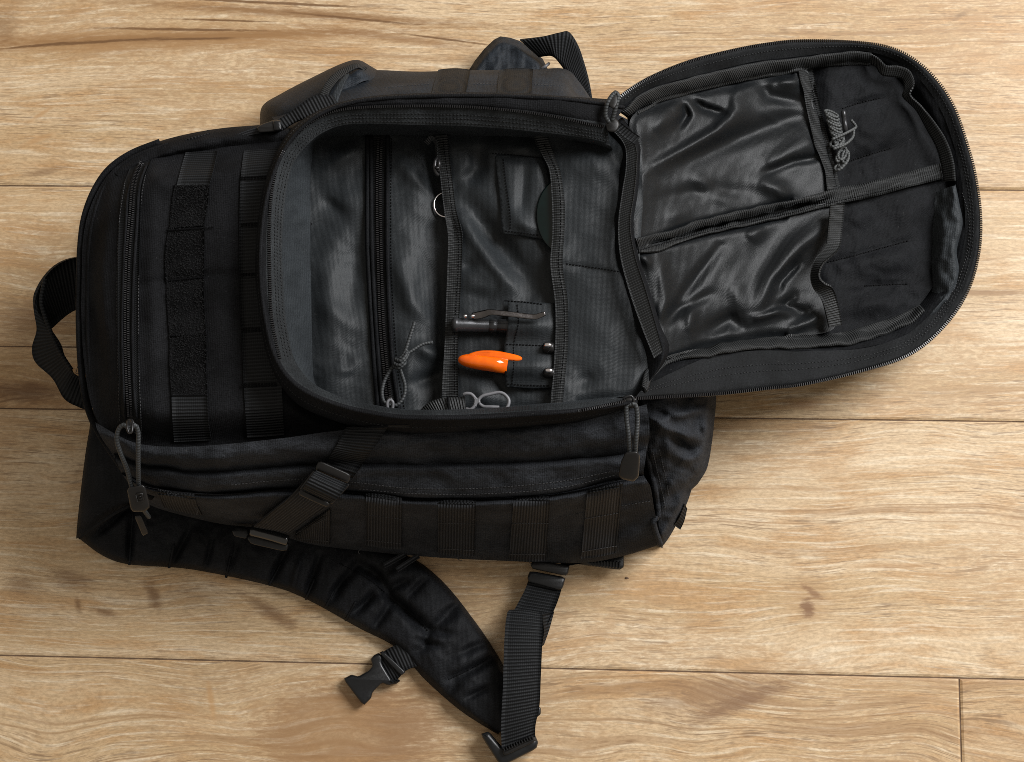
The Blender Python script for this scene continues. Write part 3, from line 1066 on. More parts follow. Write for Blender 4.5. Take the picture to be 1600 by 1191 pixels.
# --- near side: gusset roll, zip flap, side panel
ga = loft('front_gusset', [
    [(149, 660, .140), (205, 690, .157), (260, 698, .161), (330, 696, .164), (440, 685, .166), (540, 672, .166), (700, 664, .166), (850, 660, .166), (960, 644, .163), (1010, 632, .160)],
    [(152, 672, .142), (208, 702, .158), (260, 708, .162), (330, 707, .164), (450, 697, .166), (570, 685, .167), (700, 679, .167), (850, 676, .167), (960, 662, .162), (1014, 655, .158)],
    [(162, 690, .138), (215, 716, .150), (262, 720, .155), (322, 723, .157), (460, 711, .158), (590, 703, .160), (800, 701, .160), (960, 687, .155), (1015, 680, .150)],
    [(172, 704, .128), (222, 727, .134), (264, 732, .137), (318, 738, .139), (470, 727, .139), (600, 725, .139), (800, 723, .139), (961, 710, .137), (1012, 698, .136)],
    [(178, 715, .124), (224, 733, .130), (266, 738, .133), (320, 744, .134), (468, 733, .134), (600, 731, .134), (800, 729, .134), (961, 716, .132), (1012, 704, .131)],
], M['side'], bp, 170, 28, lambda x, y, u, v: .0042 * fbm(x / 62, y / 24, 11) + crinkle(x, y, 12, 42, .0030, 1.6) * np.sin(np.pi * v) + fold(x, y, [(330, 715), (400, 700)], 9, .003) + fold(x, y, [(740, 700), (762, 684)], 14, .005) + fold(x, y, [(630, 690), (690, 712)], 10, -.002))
gb = loft('zip_flap', [
    [(178, 708, .128), (224, 726, .135), (266, 731, .138), (320, 738, .139), (468, 727, .139), (600, 725, .139), (800, 723, .139), (961, 711, .137), (1010, 700, .134)],
    [(180, 716, .136), (225, 734, .141), (267, 739, .144), (325, 745, .145), (460, 734, .145), (600, 732, .145), (800, 730, .145), (961, 717, .143), (1010, 706, .140)],
    [(184, 726, .134), (227, 744, .138), (270, 750, .139), (330, 756, .14), (452, 746, .14), (600, 746, .14), (800, 744, .14), (961, 730, .139), (1008, 722, .136)],
    [(188, 735, .128), (230, 754, .13), (272, 761, .131), (332, 766, .131), (449, 757, .131), (560, 764, .131), (640, 773, .129), (750, 774, .129), (870, 766, .13), (961, 744, .132), (1006, 736, .13)],
    [(189, 738, .12), (230, 758, .12), (272, 765, .12), (333, 770, .12), (449, 762, .12), (560, 769, .12), (640, 778, .118), (750, 779, .118), (870, 771, .119), (961, 750, .12), (1006, 742, .12)],
], M['side'], bp, 170, 24, lambda x, y, u, v: .0030 * fbm(x / 52, y / 20, 21) + crinkle(x, y, 22, 38, .0026, 1.6) * np.sin(np.pi * v))
stitches([[(360, 758), (450, 750), (545, 753), (640, 763), (750, 763), (870, 753), (955, 737)], [(560, 764), (640, 771), (750, 772), (870, 763), (960, 743)]], [gb], M['thread'], gb)
teeth('zipper_teeth', [(470, 768, .117), (560, 774, .117), (640, 783, .115), (750, 784, .115), (870, 777, .116), (975, 753, .118)], M['coil'], gb, None, pitch=.0018)
sidep = loft('side_panel', [
    [(190, 737, .114), (232, 761, .112), (340, 772, .112), (450, 765, .112), (560, 770, .112), (640, 779, .110), (750, 780, .110), (870, 772, .111), (961, 752, .113), (1006, 743, .113)],
    [(191, 741, .128), (235, 765, .127), (340, 777, .127), (450, 770, .127), (560, 776, .127), (640, 785, .126), (750, 786, .126), (870, 778, .127), (961, 758, .128), (1010, 750, .127)],
    [(195, 747, .122), (237, 771, .117), (340, 785, .119), (450, 781, .121), (560, 787, .120), (640, 795, .118), (750, 797, .118), (870, 789, .119), (961, 770, .121), (1017, 763, .118)],
    [(200, 754, .1), (240, 780, .083), (342, 800, .082), (450, 812, .08), (560, 818, .077), (660, 824, .075), (750, 825, .075), (860, 822, .075), (963, 805, .082), (1022, 794, .085)],
    [(204, 762, .07), (242, 788, .058), (340, 812, .054), (409, 822, .05), (480, 841, .045), (570, 851, .042), (680, 860, .04), (800, 865, .04), (900, 868, .04), (965, 858, .045), (1030, 835, .055)],
    [(205, 766, .05), (242, 792, .04), (338, 817, .036), (409, 826, .03), (480, 849, .024), (570, 861, .022), (680, 871, .02), (800, 877, .02), (900, 880, .02), (965, 871, .024), (1033, 851, .035)],
    [(210, 750, .01), (245, 775, .008), (340, 800, .006), (409, 812, .004), (480, 832, .004), (570, 845, .003), (680, 855, .003), (800, 860, .003), (900, 862, .003), (965, 852, .003), (1025, 828, .004)],
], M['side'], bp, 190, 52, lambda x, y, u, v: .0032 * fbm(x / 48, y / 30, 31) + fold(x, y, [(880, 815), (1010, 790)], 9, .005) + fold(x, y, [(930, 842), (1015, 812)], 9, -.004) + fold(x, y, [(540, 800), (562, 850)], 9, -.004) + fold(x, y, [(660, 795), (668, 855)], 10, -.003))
for q in ([(572, 770), (628, 778), (627, 858), (571, 852)], [(685, 782), (743, 783), (741, 869), (684, 866)], [(803, 777), (859, 776), (853, 876), (795, 876)],
          [(918, 766), (973, 756), (963, 864), (908, 873)], [(463, 832), (516, 796), (515, 852), (459, 842)]):
    L, R = [q[0], ((q[0][0] + q[3][0]) / 2, (q[0][1] + q[3][1]) / 2), q[3]], [q[1], ((q[1][0] + q[2][0]) / 2, (q[1][1] + q[2][1]) / 2), q[2]]
    w = strip('webbing_loop', L, R, M['webside'], sidep, 22, 7, .0022, [sidep], .0042, .0010)
    ym = .42 if q[0][0] > 500 else .2
    bar = lambda t: [(q[0][0] + (q[3][0] - q[0][0]) * t, q[0][1] + (q[3][1] - q[0][1]) * t), (q[1][0] + (q[2][0] - q[1][0]) * t, q[1][1] + (q[2][1] - q[1][1]) * t)]
    stitches([bar(ym), bar(.9)], [w], M['thread'], w, .0024, .0018, .0005)
    a, b = np.array(q[0], float), np.array(q[1], float)
    t = np.linspace(0, 1, 6)[:, None]
    for dy in (1, 4.5):
        P = drape(a * (1 - t) + b * t + [0, dy], [w, sidep], .0006)
        tubes('webbing_fold', [P], .0007, M['web'], w, 6, world=True)
w = strip('webbing_loop', [(246, 768), (250, 780), (256, 793)], [(304, 775), (308, 790), (316, 806)], M['webside'], sidep, 12, 7, .0022, [sidep], .004, .001)
tubes('webbing_fold', [drape(np.array([(246, 768), (275, 771), (304, 776)], float), [w], .0006), drape(np.array([(247, 772), (275, 775), (305, 780)], float), [w], .0006)], .0007, M['web'], w, 6, world=True)
stitches([[(517, 803), (570, 805)], [(630, 808), (684, 812)], [(744, 813), (800, 812)], [(858, 811), (912, 801)], [(970, 791), (1017, 783)], [(340, 800), (400, 806), (458, 806)]], [sidep], M['thread'], sidep)

# --- bottom end of the pack, crumpled


def z_base(x, y, d):
    z = .124 - .094 * sstep(y, 628, 868) - .052 * np.clip((x - 1020) / 100, 0, 1) ** 2
    z = z + .006 * fbm(x / 34, y / 30, 41) + crinkle(x, y, 42, 26, .006)
    z = z + fold(x, y, [(1010, 648), (1040, 668), (1098, 688)], 9, .012, 6) + fold(x, y, [(1038, 652), (1100, 640)], 8, .010, 5) + fold(x, y, [(1050, 680), (1085, 712)], 7, -.010)
    z = z + fold(x, y, [(1098, 645), (1106, 690)], 6, .008) + fold(x, y, [(1030, 690), (1075, 720), (1104, 702)], 10, .009) + fold(x, y, [(1020, 640), (1060, 655)], 6, -.007)
    z = z + fold(x, y, [(1060, 740), (1020, 830)], 9, .005) + fold(x, y, [(1030, 790), (1075, 760)], 8, -.004)
    return np.maximum(z - .02 * sstep(14 - d, 0, 14), .004)


base = panel('base_panel', [(985, 590), (1060, 572), (1116, 590), (1119, 622), (1116, 660), (1112, 695), (1106, 728), (1097, 746), (1083, 760), (1074, 785), (1058, 818), (1042, 845), (1031, 853),
                            (1018, 838), (1014, 800), (1010, 760), (1003, 715), (996, 660)], z_base, M['side'], bp, 4.5, skirt=.2)
tubes('piping', [[(1008, 700), (1014, 722), (1021, 752), (1027, 785), (1028, 806), (1021, 815), (1025, 832), (1032, 851)]], .0024, M['side'], base, 9, 50, [base, sidep], .0012)
stitches([[(1020, 705), (1028, 740), (1036, 775), (1040, 796)], [(1030, 702), (1040, 745), (1045, 775)]], [base], M['thread'], base)
strip('webbing_tab', [(1070, 788, .034), (1062, 808, .028), (1053, 821, .02)], [(1074, 795, .026), (1069, 815, .02), (1063, 828, .014)], M['web'], base, 10, 5, .002)

# --- open front pocket: raised rim with its zip
R0 = [(985, 158), (900, 152), (800, 146), (700, 145), (600, 149), (540, 158), (496, 174), (458, 200), (432, 238), (412, 290), (403, 345), (399, 400), (400, 445), (406, 500), (416, 553), (436, 598),
      (468, 632), (520, 655), (580, 671), (650, 677), (750, 673), (850, 665), (920, 656), (1000, 642)]
R1 = [(975, 168), (900, 157), (800, 151), (700, 150), (600, 154), (545, 162), (502, 178), (466, 205), (440, 242), (421, 292), (411, 345), (407, 400), (408, 445), (415, 500), (426, 548), (446, 586),
      (478, 613), (530, 634), (590, 648), (650, 654), (750, 653), (850, 647), (920, 640), (995, 628)]
R1b = [(960, 190), (900, 177), (800, 166), (700, 160), (600, 161), (545, 166), (500, 181), (464, 208), (437, 246), (422, 296), (414, 348), (411, 400), (412, 445), (418, 500), (429, 549), (449, 586),
       (481, 611), (532, 632), (592, 645), (650, 650.5), (750, 649), (850, 643), (920, 636), (988, 626)]
R2 = [(950, 199), (916, 193), (847, 179), (744, 168), (641, 166), (544, 170), (497, 184), (463, 211), (436, 250), (424, 305), (421, 355), (421, 400), (422, 445), (425, 500), (436, 556), (455, 585),
      (486, 609), (536, 629), (596, 642), (650, 647), (750, 645), (850, 639), (900, 640), (980, 627)]
R3 = [(952, 224), (916, 216), (847, 207), (744, 198), (641, 195), (550, 194), (507, 206), (477, 230), (456, 262), (446, 310), (442, 355), (441, 400), (443, 445), (447, 500), (458, 556), (475, 585),
      (500, 606), (545, 624), (600, 636), (650, 641), (750, 639), (850, 632), (890, 631), (976, 621)]
R4 = [(960, 240), (916, 226), (847, 217), (744, 213), (641, 212), (560, 212), (512, 215), (493, 224), (486, 262), (485, 310), (485, 355), (485, 400), (486, 445), (487, 500), (488, 556), (492, 598),
      (510, 613), (550, 626), (605, 636), (650, 640), (750, 638), (850, 630), (890, 626), (976, 616)]


def zz(R, z):
    out = []
    for x, y in R:
        f = 1 - .12 * sstep(x, 880, 1000)
        out.append((x, y, z * f))
    return out


wob = lambda s, a: (lambda x, y, u, v: a * fbm(x / 60, y / 60, s))
rim = loft('pocket_rim', [zz(R0, .156), zz(R0, .168), zz(R1, .192), zz(R1, .1965), zz(R1b, .1965), zz(R2, .194)], M['cordura'], bp, 300, 22, lambda x, y, u, v: .0016 * fbm(x / 60, y / 60, 51) + crinkle(x, y, 52, 26, .0016) * (v < .5))
rtape = loft('rim_zip_tape', [zz(R1b, .1955), zz(R2, .1945), zz(R3, .186)], M['greytape'], rim, 300, 10, wob(51, .0016))
rgus = loft('inner_gusset', [zz(R3, .1855), [((a[0] * .5 + b[0] * .5), (a[1] * .5 + b[1] * .5), .166) for a, b in zip(R3, R4)], zz(R4, .146)], M['gusset'], bp, 300, 16,
            lambda x, y, u, v: .004 * fbm(x / 30, y / 22, 61) * np.sin(np.pi * v))
teeth('zipper_teeth', [(944, 198), (916, 193), (847, 179), (744, 168), (641, 166), (544, 170), (497, 184), (463, 211), (436, 250), (424, 305), (421, 355), (421, 400), (422, 445), (425, 500), (437, 560)],
      M['coil'], rim, [rtape, rim], .0012, .00165, (.0010, .0025, .0016))
teeth('zipper_teeth', [(885, 645.5), (910, 641), (940, 635), (978, 627)], M['coil'], rim, [rtape, rim], .0028, .00165, (.0010, .0025, .0016))
o1 = lambda R, d, k0=0, k1=99: [(a[0] + (b[0] - a[0]) * d, a[1] + (b[1] - a[1]) * d) for a, b in list(zip(R, R4 if R is R3 else R3))[k0:k1]]
stitches([o1(R2, .42, 0, 15), o1(R2, .62, 0, 15), o1(R2, .85, 0, 15)], [rtape, rgus], M['dimthread'], rtape, .0026, .0016, .0005)
tubes('rim_piping', [[(x, y, z + .0008) for x, y, z in zz(R1, .1965)]], .0014, M['cordura'], rim, 8, 220)
stitches([[((a[0] * .62 + b[0] * .38), (a[1] * .62 + b[1] * .38)) for a, b in zip(R0, R1)]], [rim], M['dimthread'], rim, .0028, .0018, .0004)

# --- lining inside the pocket
INR = [(985, 200), (900, 190), (800, 180), (700, 178), (560, 180), (500, 196), (470, 230), (466, 350), (466, 450), (470, 560), (486, 610), (540, 634), (640, 648), (760, 645), (900, 632), (998, 622),
       (1016, 560), (1008, 500), (1000, 430), (1000, 330), (1004, 250)]


def z_in(x, y, d):
    z = .1435 + .0042 * fbm(x / 95, y / 95, 71, 2) + crinkle(x, y, 72, 34, .0016)
    z = z - .007 * sstep(x, 640, 690)
    z = z + fold(x, y, [(520, 260), (560, 228)], 16, .006) + fold(x, y, [(545, 330), (510, 420), (520, 560)], 22, .005) + fold(x, y, [(500, 300), (545, 350)], 12, -.004) + fold(x, y, [(560, 380), (550, 470)], 14, -.003)
    z = z + fold(x, y, [(500, 470), (560, 520)], 16, .003) + fold(x, y, [(510, 600), (560, 560)], 14, .003)
    z = z + fold(x, y, [(620, 250), (668, 300)], 12, .004) + fold(x, y, [(622, 400), (640, 470), (670, 500)], 16, .007) + fold(x, y, [(650, 540), (690, 560)], 12, .006) + fold(x, y, [(640, 600), (690, 585)], 10, -.004)
    z = z + fold(x, y, [(632, 520), (640, 620)], 12, .003)
    return z


lin = panel('pocket_lining', INR, z_in, M['lining'], bp, 5.5)


def z_s1(x, y, d):
    z = .1505 + .0030 * fbm(x / 80, y / 80, 81, 2) + crinkle(x, y, 82, 30, .0013) - .0035 * sstep(28 - d, 0, 28)
    z = z + fold(x, y, [(715, 300), (760, 360), (820, 430), (835, 452)], 16, -.009, 20) + fold(x, y, [(722, 345), (775, 420), (800, 450)], 12, .005)
    z = z + fold(x, y, [(745, 225), (748, 262), (728, 290)], 14, -.007) + fold(x, y, [(775, 215), (770, 260)], 14, .004) + fold(x, y, [(712, 455), (760, 470), (790, 468)], 13, -.004)
    z = z - .0035 * np.exp(-((y - 509) / 20.0) ** 2) * sstep(x, 705, 730) - .0035 * np.exp(-((y - 568) / 22.0) ** 2) * sstep(x, 712, 735)
    z = z + fold(x, y, [(800, 232), (835, 228)], 9, .003) + fold(x, y, [(724, 420), (742, 410)], 10, -.004) + fold(x, y, [(740, 600), (765, 630)], 12, .004) + fold(x, y, [(772, 590), (800, 622)], 10, -.004)
    return z


sh1 = panel('pocket_sheet', [(684, 205), (760, 203), (840, 206), (905, 212), (905, 640), (800, 646), (706, 650), (700, 600), (704, 540), (706, 470), (710, 420), (710, 365), (702, 330), (695, 270)], z_s1, M['lining'], bp, 5, True)


def z_s2(x, y, d):
    z = .1580 + .0034 * fbm(x / 90, y / 90, 91, 2) + crinkle(x, y, 92, 40, .0008) - .004 * sstep(22 - d, 0, 22) * (x > 900)
    z = z + fold(x, y, [(880, 250), (950, 262), (1000, 240)], 22, .004) + fold(x, y, [(960, 240), (990, 300)], 14, -.006) + fold(x, y, [(870, 412), (940, 423), (960, 428)], 4, -.0016)
    z = z + fold(x, y, [(900, 600), (930, 590)], 12, -.004) + fold(x, y, [(985, 330), (975, 400), (985, 450)], 12, -.004)
    return z


sh2 = panel('pocket_sheet', [(836, 203), (900, 205), (990, 215), (1004, 300), (1000, 400), (1008, 480), (1016, 565), (998, 622), (930, 632), (866, 636), (870, 560), (876, 480), (868, 415), (870, 340), (864, 262)], z_s2, M['lining'], bp, 5, True)
stitches([[(884, 412), (940, 420), (985, 428)]], [sh2], M['darkthread'], sh2, .0024, .0016, .0004)

t1 = strip('binding_tape', [(680, 214), (687, 269), (694, 330), (700, 368), (699, 422), (697, 476), (695, 534), (691, 601), (690, 630)],
           [(699, 212), (706, 274), (713, 330), (722, 363), (721, 422), (718, 490), (715, 547), (716, 601), (716, 630)], M['tape'], bp, 90, 7, .0016, [sh1], .0035, .0008, .0012)
t2 = strip('binding_tape', [(834, 214), (850, 248), (859, 269), (863, 330), (863, 368), (860, 414), (867, 470), (868, 521), (864, 590), (860, 632)],
           [(854, 212), (868, 248), (876, 269), (882, 314), (882, 360), (879, 414), (887, 470), (888, 534), (883, 590), (879, 630)], M['tape'], bp, 90, 7, .0016, [sh2], .0032, .0008, .0012)
stitches([[(692, 220), (700, 274), (707, 330), (716, 366), (716, 422), (712, 488), (710, 547), (711, 615)]], [t1], M['darkthread'], t1, .0026, .0016, .0004)
stitches([[(850, 225), (870, 270), (876, 314), (876, 360), (873, 414), (881, 470), (882, 534), (876, 600)]], [t2], M['darkthread'], t2, .0026, .0016, .0004)
strip('strap_stub', [(662, 222, .164), (672, 212, .170), (682, 220, .166), (683, 246, .156)], [(670, 228, .162), (675, 220, .167), (679, 226, .163), (680, 247, .154)], M['tape'], bp, 20, 4, .0012)

# inner zip
iz = strip('inner_zip_tape', [(573, 212), (574, 300), (574, 380), (577, 450), (584, 560), (592, 648)], [(608, 212), (608, 300), (608, 380), (610, 450), (616, 560), (628, 648)], M['ziptape'], bp, 70, 9, .0012, [lin], .0016)
tubes('zip_garage', [[(574, 212), (574, 300), (574, 380), (577, 450), (584, 560), (591, 645)], [(580, 212), (580, 300), (581, 380), (584, 450), (591, 560), (598, 645)],
                     [(606, 212), (605, 300), (605, 380), (607, 450), (613, 560), (624, 645)]], .0017, M['mattelining'], iz, 8, 60, [iz], .0008)
teeth('zipper_teeth', [(594, 214), (592, 271), (592, 339), (594, 430), (597, 514), (603, 581), (608, 630)], M['coil'], iz, [iz], .0010, .0017, (.0010, .0024, .0017), .0013, 2)
stitches([[(612, 215), (611, 300), (611, 380), (613, 450), (620, 560), (632, 640)]], [iz, lin], M['darkthread'], iz)
sl = slab('zipper_slider', [(604, 622), (612, 620), (616, 632), (615, 642), (607, 643), (603, 634)], .158, .005, .0012, M['satin'], iz, True)
pc = tubes('pull_cord', [[(610, 634, .160), (600, 628, .160), (597, 612, .160), (602, 592, .160), (614, 573, .162), (624, 562, .165), (632, 552, .166), (640, 528, .166), (648, 503, .166)],
                         [(611, 634, .160), (622, 632, .160), (631, 620, .160), (633, 603, .160), (627, 582, .161), (622, 566, .164), (628, 558, .166), (644, 548, .164), (660, 538, .162), (676, 535, .160)]], .00135, M['cord'], iz, 8, 40)
tubes('cord_knot', [[(615, 567, .166), (624, 571, .168), (633, 562, .168), (638, 553, .166)], [(617, 561, .166), (626, 564, .169), (634, 556, .168), (636, 548, .165)], [(614, 572, .163), (622, 575, .166), (631, 570, .166), (634, 566, .163)]], .0014, M['cord'], pc, 8, 16)
tubes('slider_tab', [[(606, 640, .163), (605, 630, .165), (609, 625, .165), (614, 629, .165), (613, 641, .163)]], .0011, M['greyplastic'], iz, 8, 18)

# sewn tool sleeves
slv1 = panel('tool_sleeve', [(773, 244), (776, 241), (810, 243), (846, 246), (852, 252), (864, 300), (866, 372), (845, 373), (815, 368), (786, 365), (783, 350), (780, 300)],
             lambda x, y, d: .1535 + .0025 * sstep(d, 0, 18) + fold(x, y, [(800, 330), (835, 368)], 12, .003) + fold(x, y, [(822, 250), (815, 330)], 9, -.003), M['lining'], bp, 4, False, skirt=.0016)
stitches([[(768, 240), (800, 242), (838, 246)], [(786, 248), (791, 290), (797, 335), (797, 360)], [(788, 361), (815, 364), (842, 368)]], [slv1, sh1], M['darkthread'], slv1, .0024, .0016, .0005, w=.0008)
slv2 = panel('tool_sleeve', [(793, 470), (830, 472), (866, 474), (872, 540), (868, 606), (830, 607), (790, 604), (789, 575), (788, 540), (794, 505)],
             lambda x, y, d: .1550 + .0002 * sstep(d, 0, 8) + .0070 * np.exp(-((y - 508) / 17.0) ** 2) * sstep(890 - x, 0, 60) + .0078 * np.exp(-((y - 572) / 19.0) ** 2) * sstep(890 - x, 0, 60), M['lining'], bp, 3.5, False, skirt=.0016)
stitches([[(788, 470), (820, 472), (850, 476)], [(808, 475), (810, 505), (803, 538), (803, 572), (800, 600)], [(790, 538), (820, 539), (850, 540)], [(792, 600), (820, 602), (858, 603)]], [slv2, sh1], M['darkthread'], slv2, .0024, .0016, .0005, w=.0008)

# key clip on its webbing tab
kc = strip('key_strap', [(652, 646, .155), (668, 630, .162), (690, 622, .165), (712, 621, .165), (726, 619, .165)], [(660, 652, .155), (676, 645, .162), (692, 645, .165), (712, 645, .165), (729, 641, .165)], M['tape'], bp, 36, 6, .0016)
tubes('key_strap_seam', [[(700, 620, .1668), (701, 632, .1672), (702, 645, .1668)]], .0009, M['darkthread'], kc, 6, 10)
tubes('key_clip', [[(724, 617, .167), (729, 615, .168), (736, 616, .168), (742, 622, .168), (743, 627, .168), (741, 635, .168), (735, 640, .168), (728, 639, .167)],
                   [(742, 622, .168), (745, 626, .168), (742, 635, .168)],
                   [(741, 623, .168), (748, 626, .168)], [(741, 632, .168), (748, 628, .168)],
                   [(749, 631, .168), (748, 625, .168), (754, 619, .168), (766, 616, .168), (780, 613.5, .168), (789, 617, .168), (795, 625, .168), (794, 634, .168), (789, 640, .168), (782, 642, .168), (776, 640.6, .168)],
                   [(749, 631, .168), (756, 635.5, .168), (768, 636, .169), (780, 636.5, .169)]], .00125, M['greyplastic'], kc, 8, 36)

# --- hinge fold between pocket and flap


def zf(x):
    return .172 - .127 * (1 - np.exp(-1.6 * np.clip((np.asarray(x, float) - 985) / 545, 0, 1.1))) / .798


def fo(P):
    return [(x, y, z + float(zf(x)) - .172 + .080 * float(np.clip((x - 985) / 545, 0, 1.1)) ** 1.15) for x, y, z in P]


def fz(P, d=0.0):
    return [(x, y, float(zf(x)) + d) for x, y in P]


F1 = [(957, 166), (970, 152), (1011, 125), (1075, 98), (1145, 80), (1199, 70), (1252, 65), (1334, 67), (1388, 75), (1428, 94), (1463, 126), (1490, 168), (1509, 222), (1522, 270), (1531, 335), (1528, 397),
      (1509, 459), (1469, 515), (1415, 556), (1334, 582), (1254, 600), (1200, 606), (1118, 615), (992, 622)]
F2 = [(966, 174), (982, 160), (1015, 138), (1075, 121), (1140, 105), (1187, 95), (1252, 88), (1330, 79), (1375, 85), (1413, 102), (1447, 136), (1472, 176), (1490, 226), (1501, 275), (1508, 335), (1504, 397),
      (1485, 450), (1448, 497), (1400, 530), (1330, 546), (1250, 548), (1180, 548), (1105, 558), (1008, 602)]
F3 = [(980, 184), (992, 172), (1022, 160), (1075, 145), (1140, 131), (1187, 120), (1252, 108), (1330, 97), (1366, 102), (1400, 122), (1430, 155), (1450, 192), (1470, 238), (1480, 285), (1484, 340), (1478, 395),
      (1462, 440), (1428, 485), (1380, 512), (1330, 522), (1250, 525), (1180, 530), (1105, 542), (1030, 566)]
cen = np.array([1240.0, 330.0])


def shrinkF(P, k, d):
    return [(cen[0] + (x - cen[0]) * k, cen[1] + (y - cen[1]) * k, float(zf(x)) + d) for x, y in P]


flap = loft('front_flap', [shrinkF(F1, .86, -.036), shrinkF(F1, .94, -.034), shrinkF(F1, .985, -.026), shrinkF(F1, 1.0, -.012), fz(F1, -.002)], M['cordura'], bp, 300, 18, wob(101, .0015))
fzt = loft('flap_zip_tape', [fz(F1, 0), fz([(a[0] * .8 + b[0] * .2, a[1] * .8 + b[1] * .2) for a, b in zip(F1, F2)], .0015), fz(F2, -.004)], M['zipcloth'], flap, 300, 10, wob(101, .0015))
fgs = loft('flap_gusset', [fz(F2, -.0038), fz([(a[0] * .5 + b[0] * .5, a[1] * .5 + b[1] * .5) for a, b in zip(F2, F3)], -.009), fz(F3, -.020)], M['mattelining'], flap, 300, 12, wob(103, .003))
panel('flap_back', [(x, y) for x, y, _ in shrinkF(F1, .87, 0)], lambda x, y, d: zf(x) - .036, M['cordura'], flap, 14)
teeth('zipper_teeth', [(x + (cen[0] - x) * -.003, y + (cen[1] - y) * -.003, float(zf(x)) + .0006) for x, y in F1], M['coil'], flap, None, pitch=.0019, size=(.0011, .0030, .0018))
stitches([[(a[0] * .55 + b[0] * .45, a[1] * .55 + b[1] * .45) for a, b in zip(F1, F2)][1:], [(a[0] * .38 + b[0] * .62, a[1] * .38 + b[1] * .62) for a, b in zip(F1, F2)][12:]], [fzt], M['dimthread'], fzt, .003, .0016)


def z_fl(x, y, d):
    z = zf(x) - .0185 - .014 * (1 - sstep(x, 1255, 1300)) + .0030 * fbm(x / 60, y / 60, 111) + crinkle(x, y, 112, 32, .0022)
    # right hand pockets
    z = z + fold(x, y, [(1320, 168), (1376, 154)], 5, -.003) + fold(x, y, [(1322, 256), (1390, 233)], 5, -.003) + fold(x, y, [(1300, 410), (1420, 376)], 5, -.003) + fold(x, y, [(1352, 446), (1418, 444)], 4, -.003)
    z = z + fold(x, y, [(1330, 150), (1400, 130)], 16, .003) + fold(x, y, [(1330, 215), (1420, 190)], 20, .003) + fold(x, y, [(1330, 300), (1400, 285)], 14, .003)
    z = z + fold(x, y, [(1330, 480), (1400, 470)], 16, .006) + fold(x, y, [(1330, 420), (1430, 400)], 18, .004) + fold(x, y, [(1400, 340), (1440, 330)], 22, .004) + fold(x, y, [(1320, 350), (1370, 330)], 14, .004)
    return z


flin = panel('flap_lining', [(x, y) for x, y in F3], z_fl, M['mattelining'], flap, 5)


def z_tl(x, y, d):
    z0 = zf(x) - .0125 - .005 * sstep(16 - d, 0, 16) * (x < 1240)
    z = .0022 * fbm(x / 90, y / 70, 121, 2) + crinkle(x, y, 122, 44, .0010, 1.5)
    z = z + fold(x, y, [(1018, 262), (1060, 240), (1120, 205), (1150, 172), (1150, 150)], 20, .010, 9) + fold(x, y, [(1066, 158), (1074, 180), (1060, 202)], 9, -.008, 5)
    z = z + fold(x, y, [(1072, 148), (1100, 168), (1134, 178)], 8, -.007, 5) + fold(x, y, [(1020, 205), (1050, 175)], 14, .005) + fold(x, y, [(1030, 270), (1130, 225), (1240, 185), (1268, 178)], 16, -.008)
    z = z + fold(x, y, [(1185, 120), (1200, 150), (1250, 160)], 10, -.006) + fold(x, y, [(1215, 125), (1250, 130)], 10, .005) + fold(x, y, [(1195, 258), (1240, 235), (1272, 222)], 16, .007) + fold(x, y, [(1195, 270), (1240, 252), (1280, 246)], 6, -.006)
    z = z + fold(x, y, [(1185, 283), (1215, 295), (1232, 310)], 13, .008) + fold(x, y, [(1085, 275), (1110, 300), (1140, 310)], 12, .004) + fold(x, y, [(1030, 310), (1080, 300), (1170, 300)], 12, -.004)
    z = z + fold(x, y, [(1040, 340), (1080, 330)], 12, .003)
    return z0 + z * sstep(d, 0, 20)


def z_bl(x, y, d):
    z0 = zf(x) - .0125 - .005 * sstep(16 - d, 0, 16) * (x < 1230)
    z = .0022 * fbm(x / 90, y / 70, 131, 2) + crinkle(x, y, 132, 44, .0010, 1.4)
    z = z + fold(x, y, [(1296, 350), (1250, 385), (1205, 440), (1180, 490)], 20, .011, 11) + fold(x, y, [(1248, 410), (1220, 440), (1216, 455)], 8, -.008, 5) + fold(x, y, [(1240, 465), (1225, 478), (1260, 492)], 8, -.008)
    z = z + fold(x, y, [(1178, 498), (1220, 485), (1248, 486)], 8, .007, 5) + fold(x, y, [(1124, 386), (1090, 430), (1040, 500)], 7, -.006, 11) + fold(x, y, [(1030, 400), (1040, 470), (1030, 500)], 10, .005)
    z = z + fold(x, y, [(1190, 352), (1170, 375)], 14, .005) + fold(x, y, [(1110, 460), (1060, 485), (1040, 505)], 8, -.005) + fold(x, y, [(1080, 480), (1078, 520)], 10, .005) + fold(x, y, [(1100, 520), (1140, 500), (1160, 515)], 12, -.007)
    z = z + fold(x, y, [(1230, 520), (1290, 490)], 9, .006) + fold(x, y, [(1150, 440), (1160, 490)], 16, .004) + fold(x, y, [(1000, 400), (1018, 415)], 8, .004)
    return z0 + z * sstep(d, 0, 20)


ptl = panel('mesh_pocket', [(984, 190), (1015, 165), (1075, 146), (1140, 131), (1187, 121), (1258, 109), (1268, 155), (1284, 220), (1302, 300), (1240, 318), (1172, 338), (1086, 357), (992, 384), (985, 320), (990, 250)], z_tl, M['mesh'], flap, 4)
pbl = panel('mesh_pocket', [(994, 392), (1086, 366), (1172, 346), (1240, 330), (1310, 318), (1305, 370), (1300, 395), (1278, 420), (1272, 448), (1290, 468), (1304, 512), (1250, 526), (1180, 531), (1105, 543), (1035, 565), (1018, 500), (1003, 430)], z_bl, M['mesh'], flap, 4)

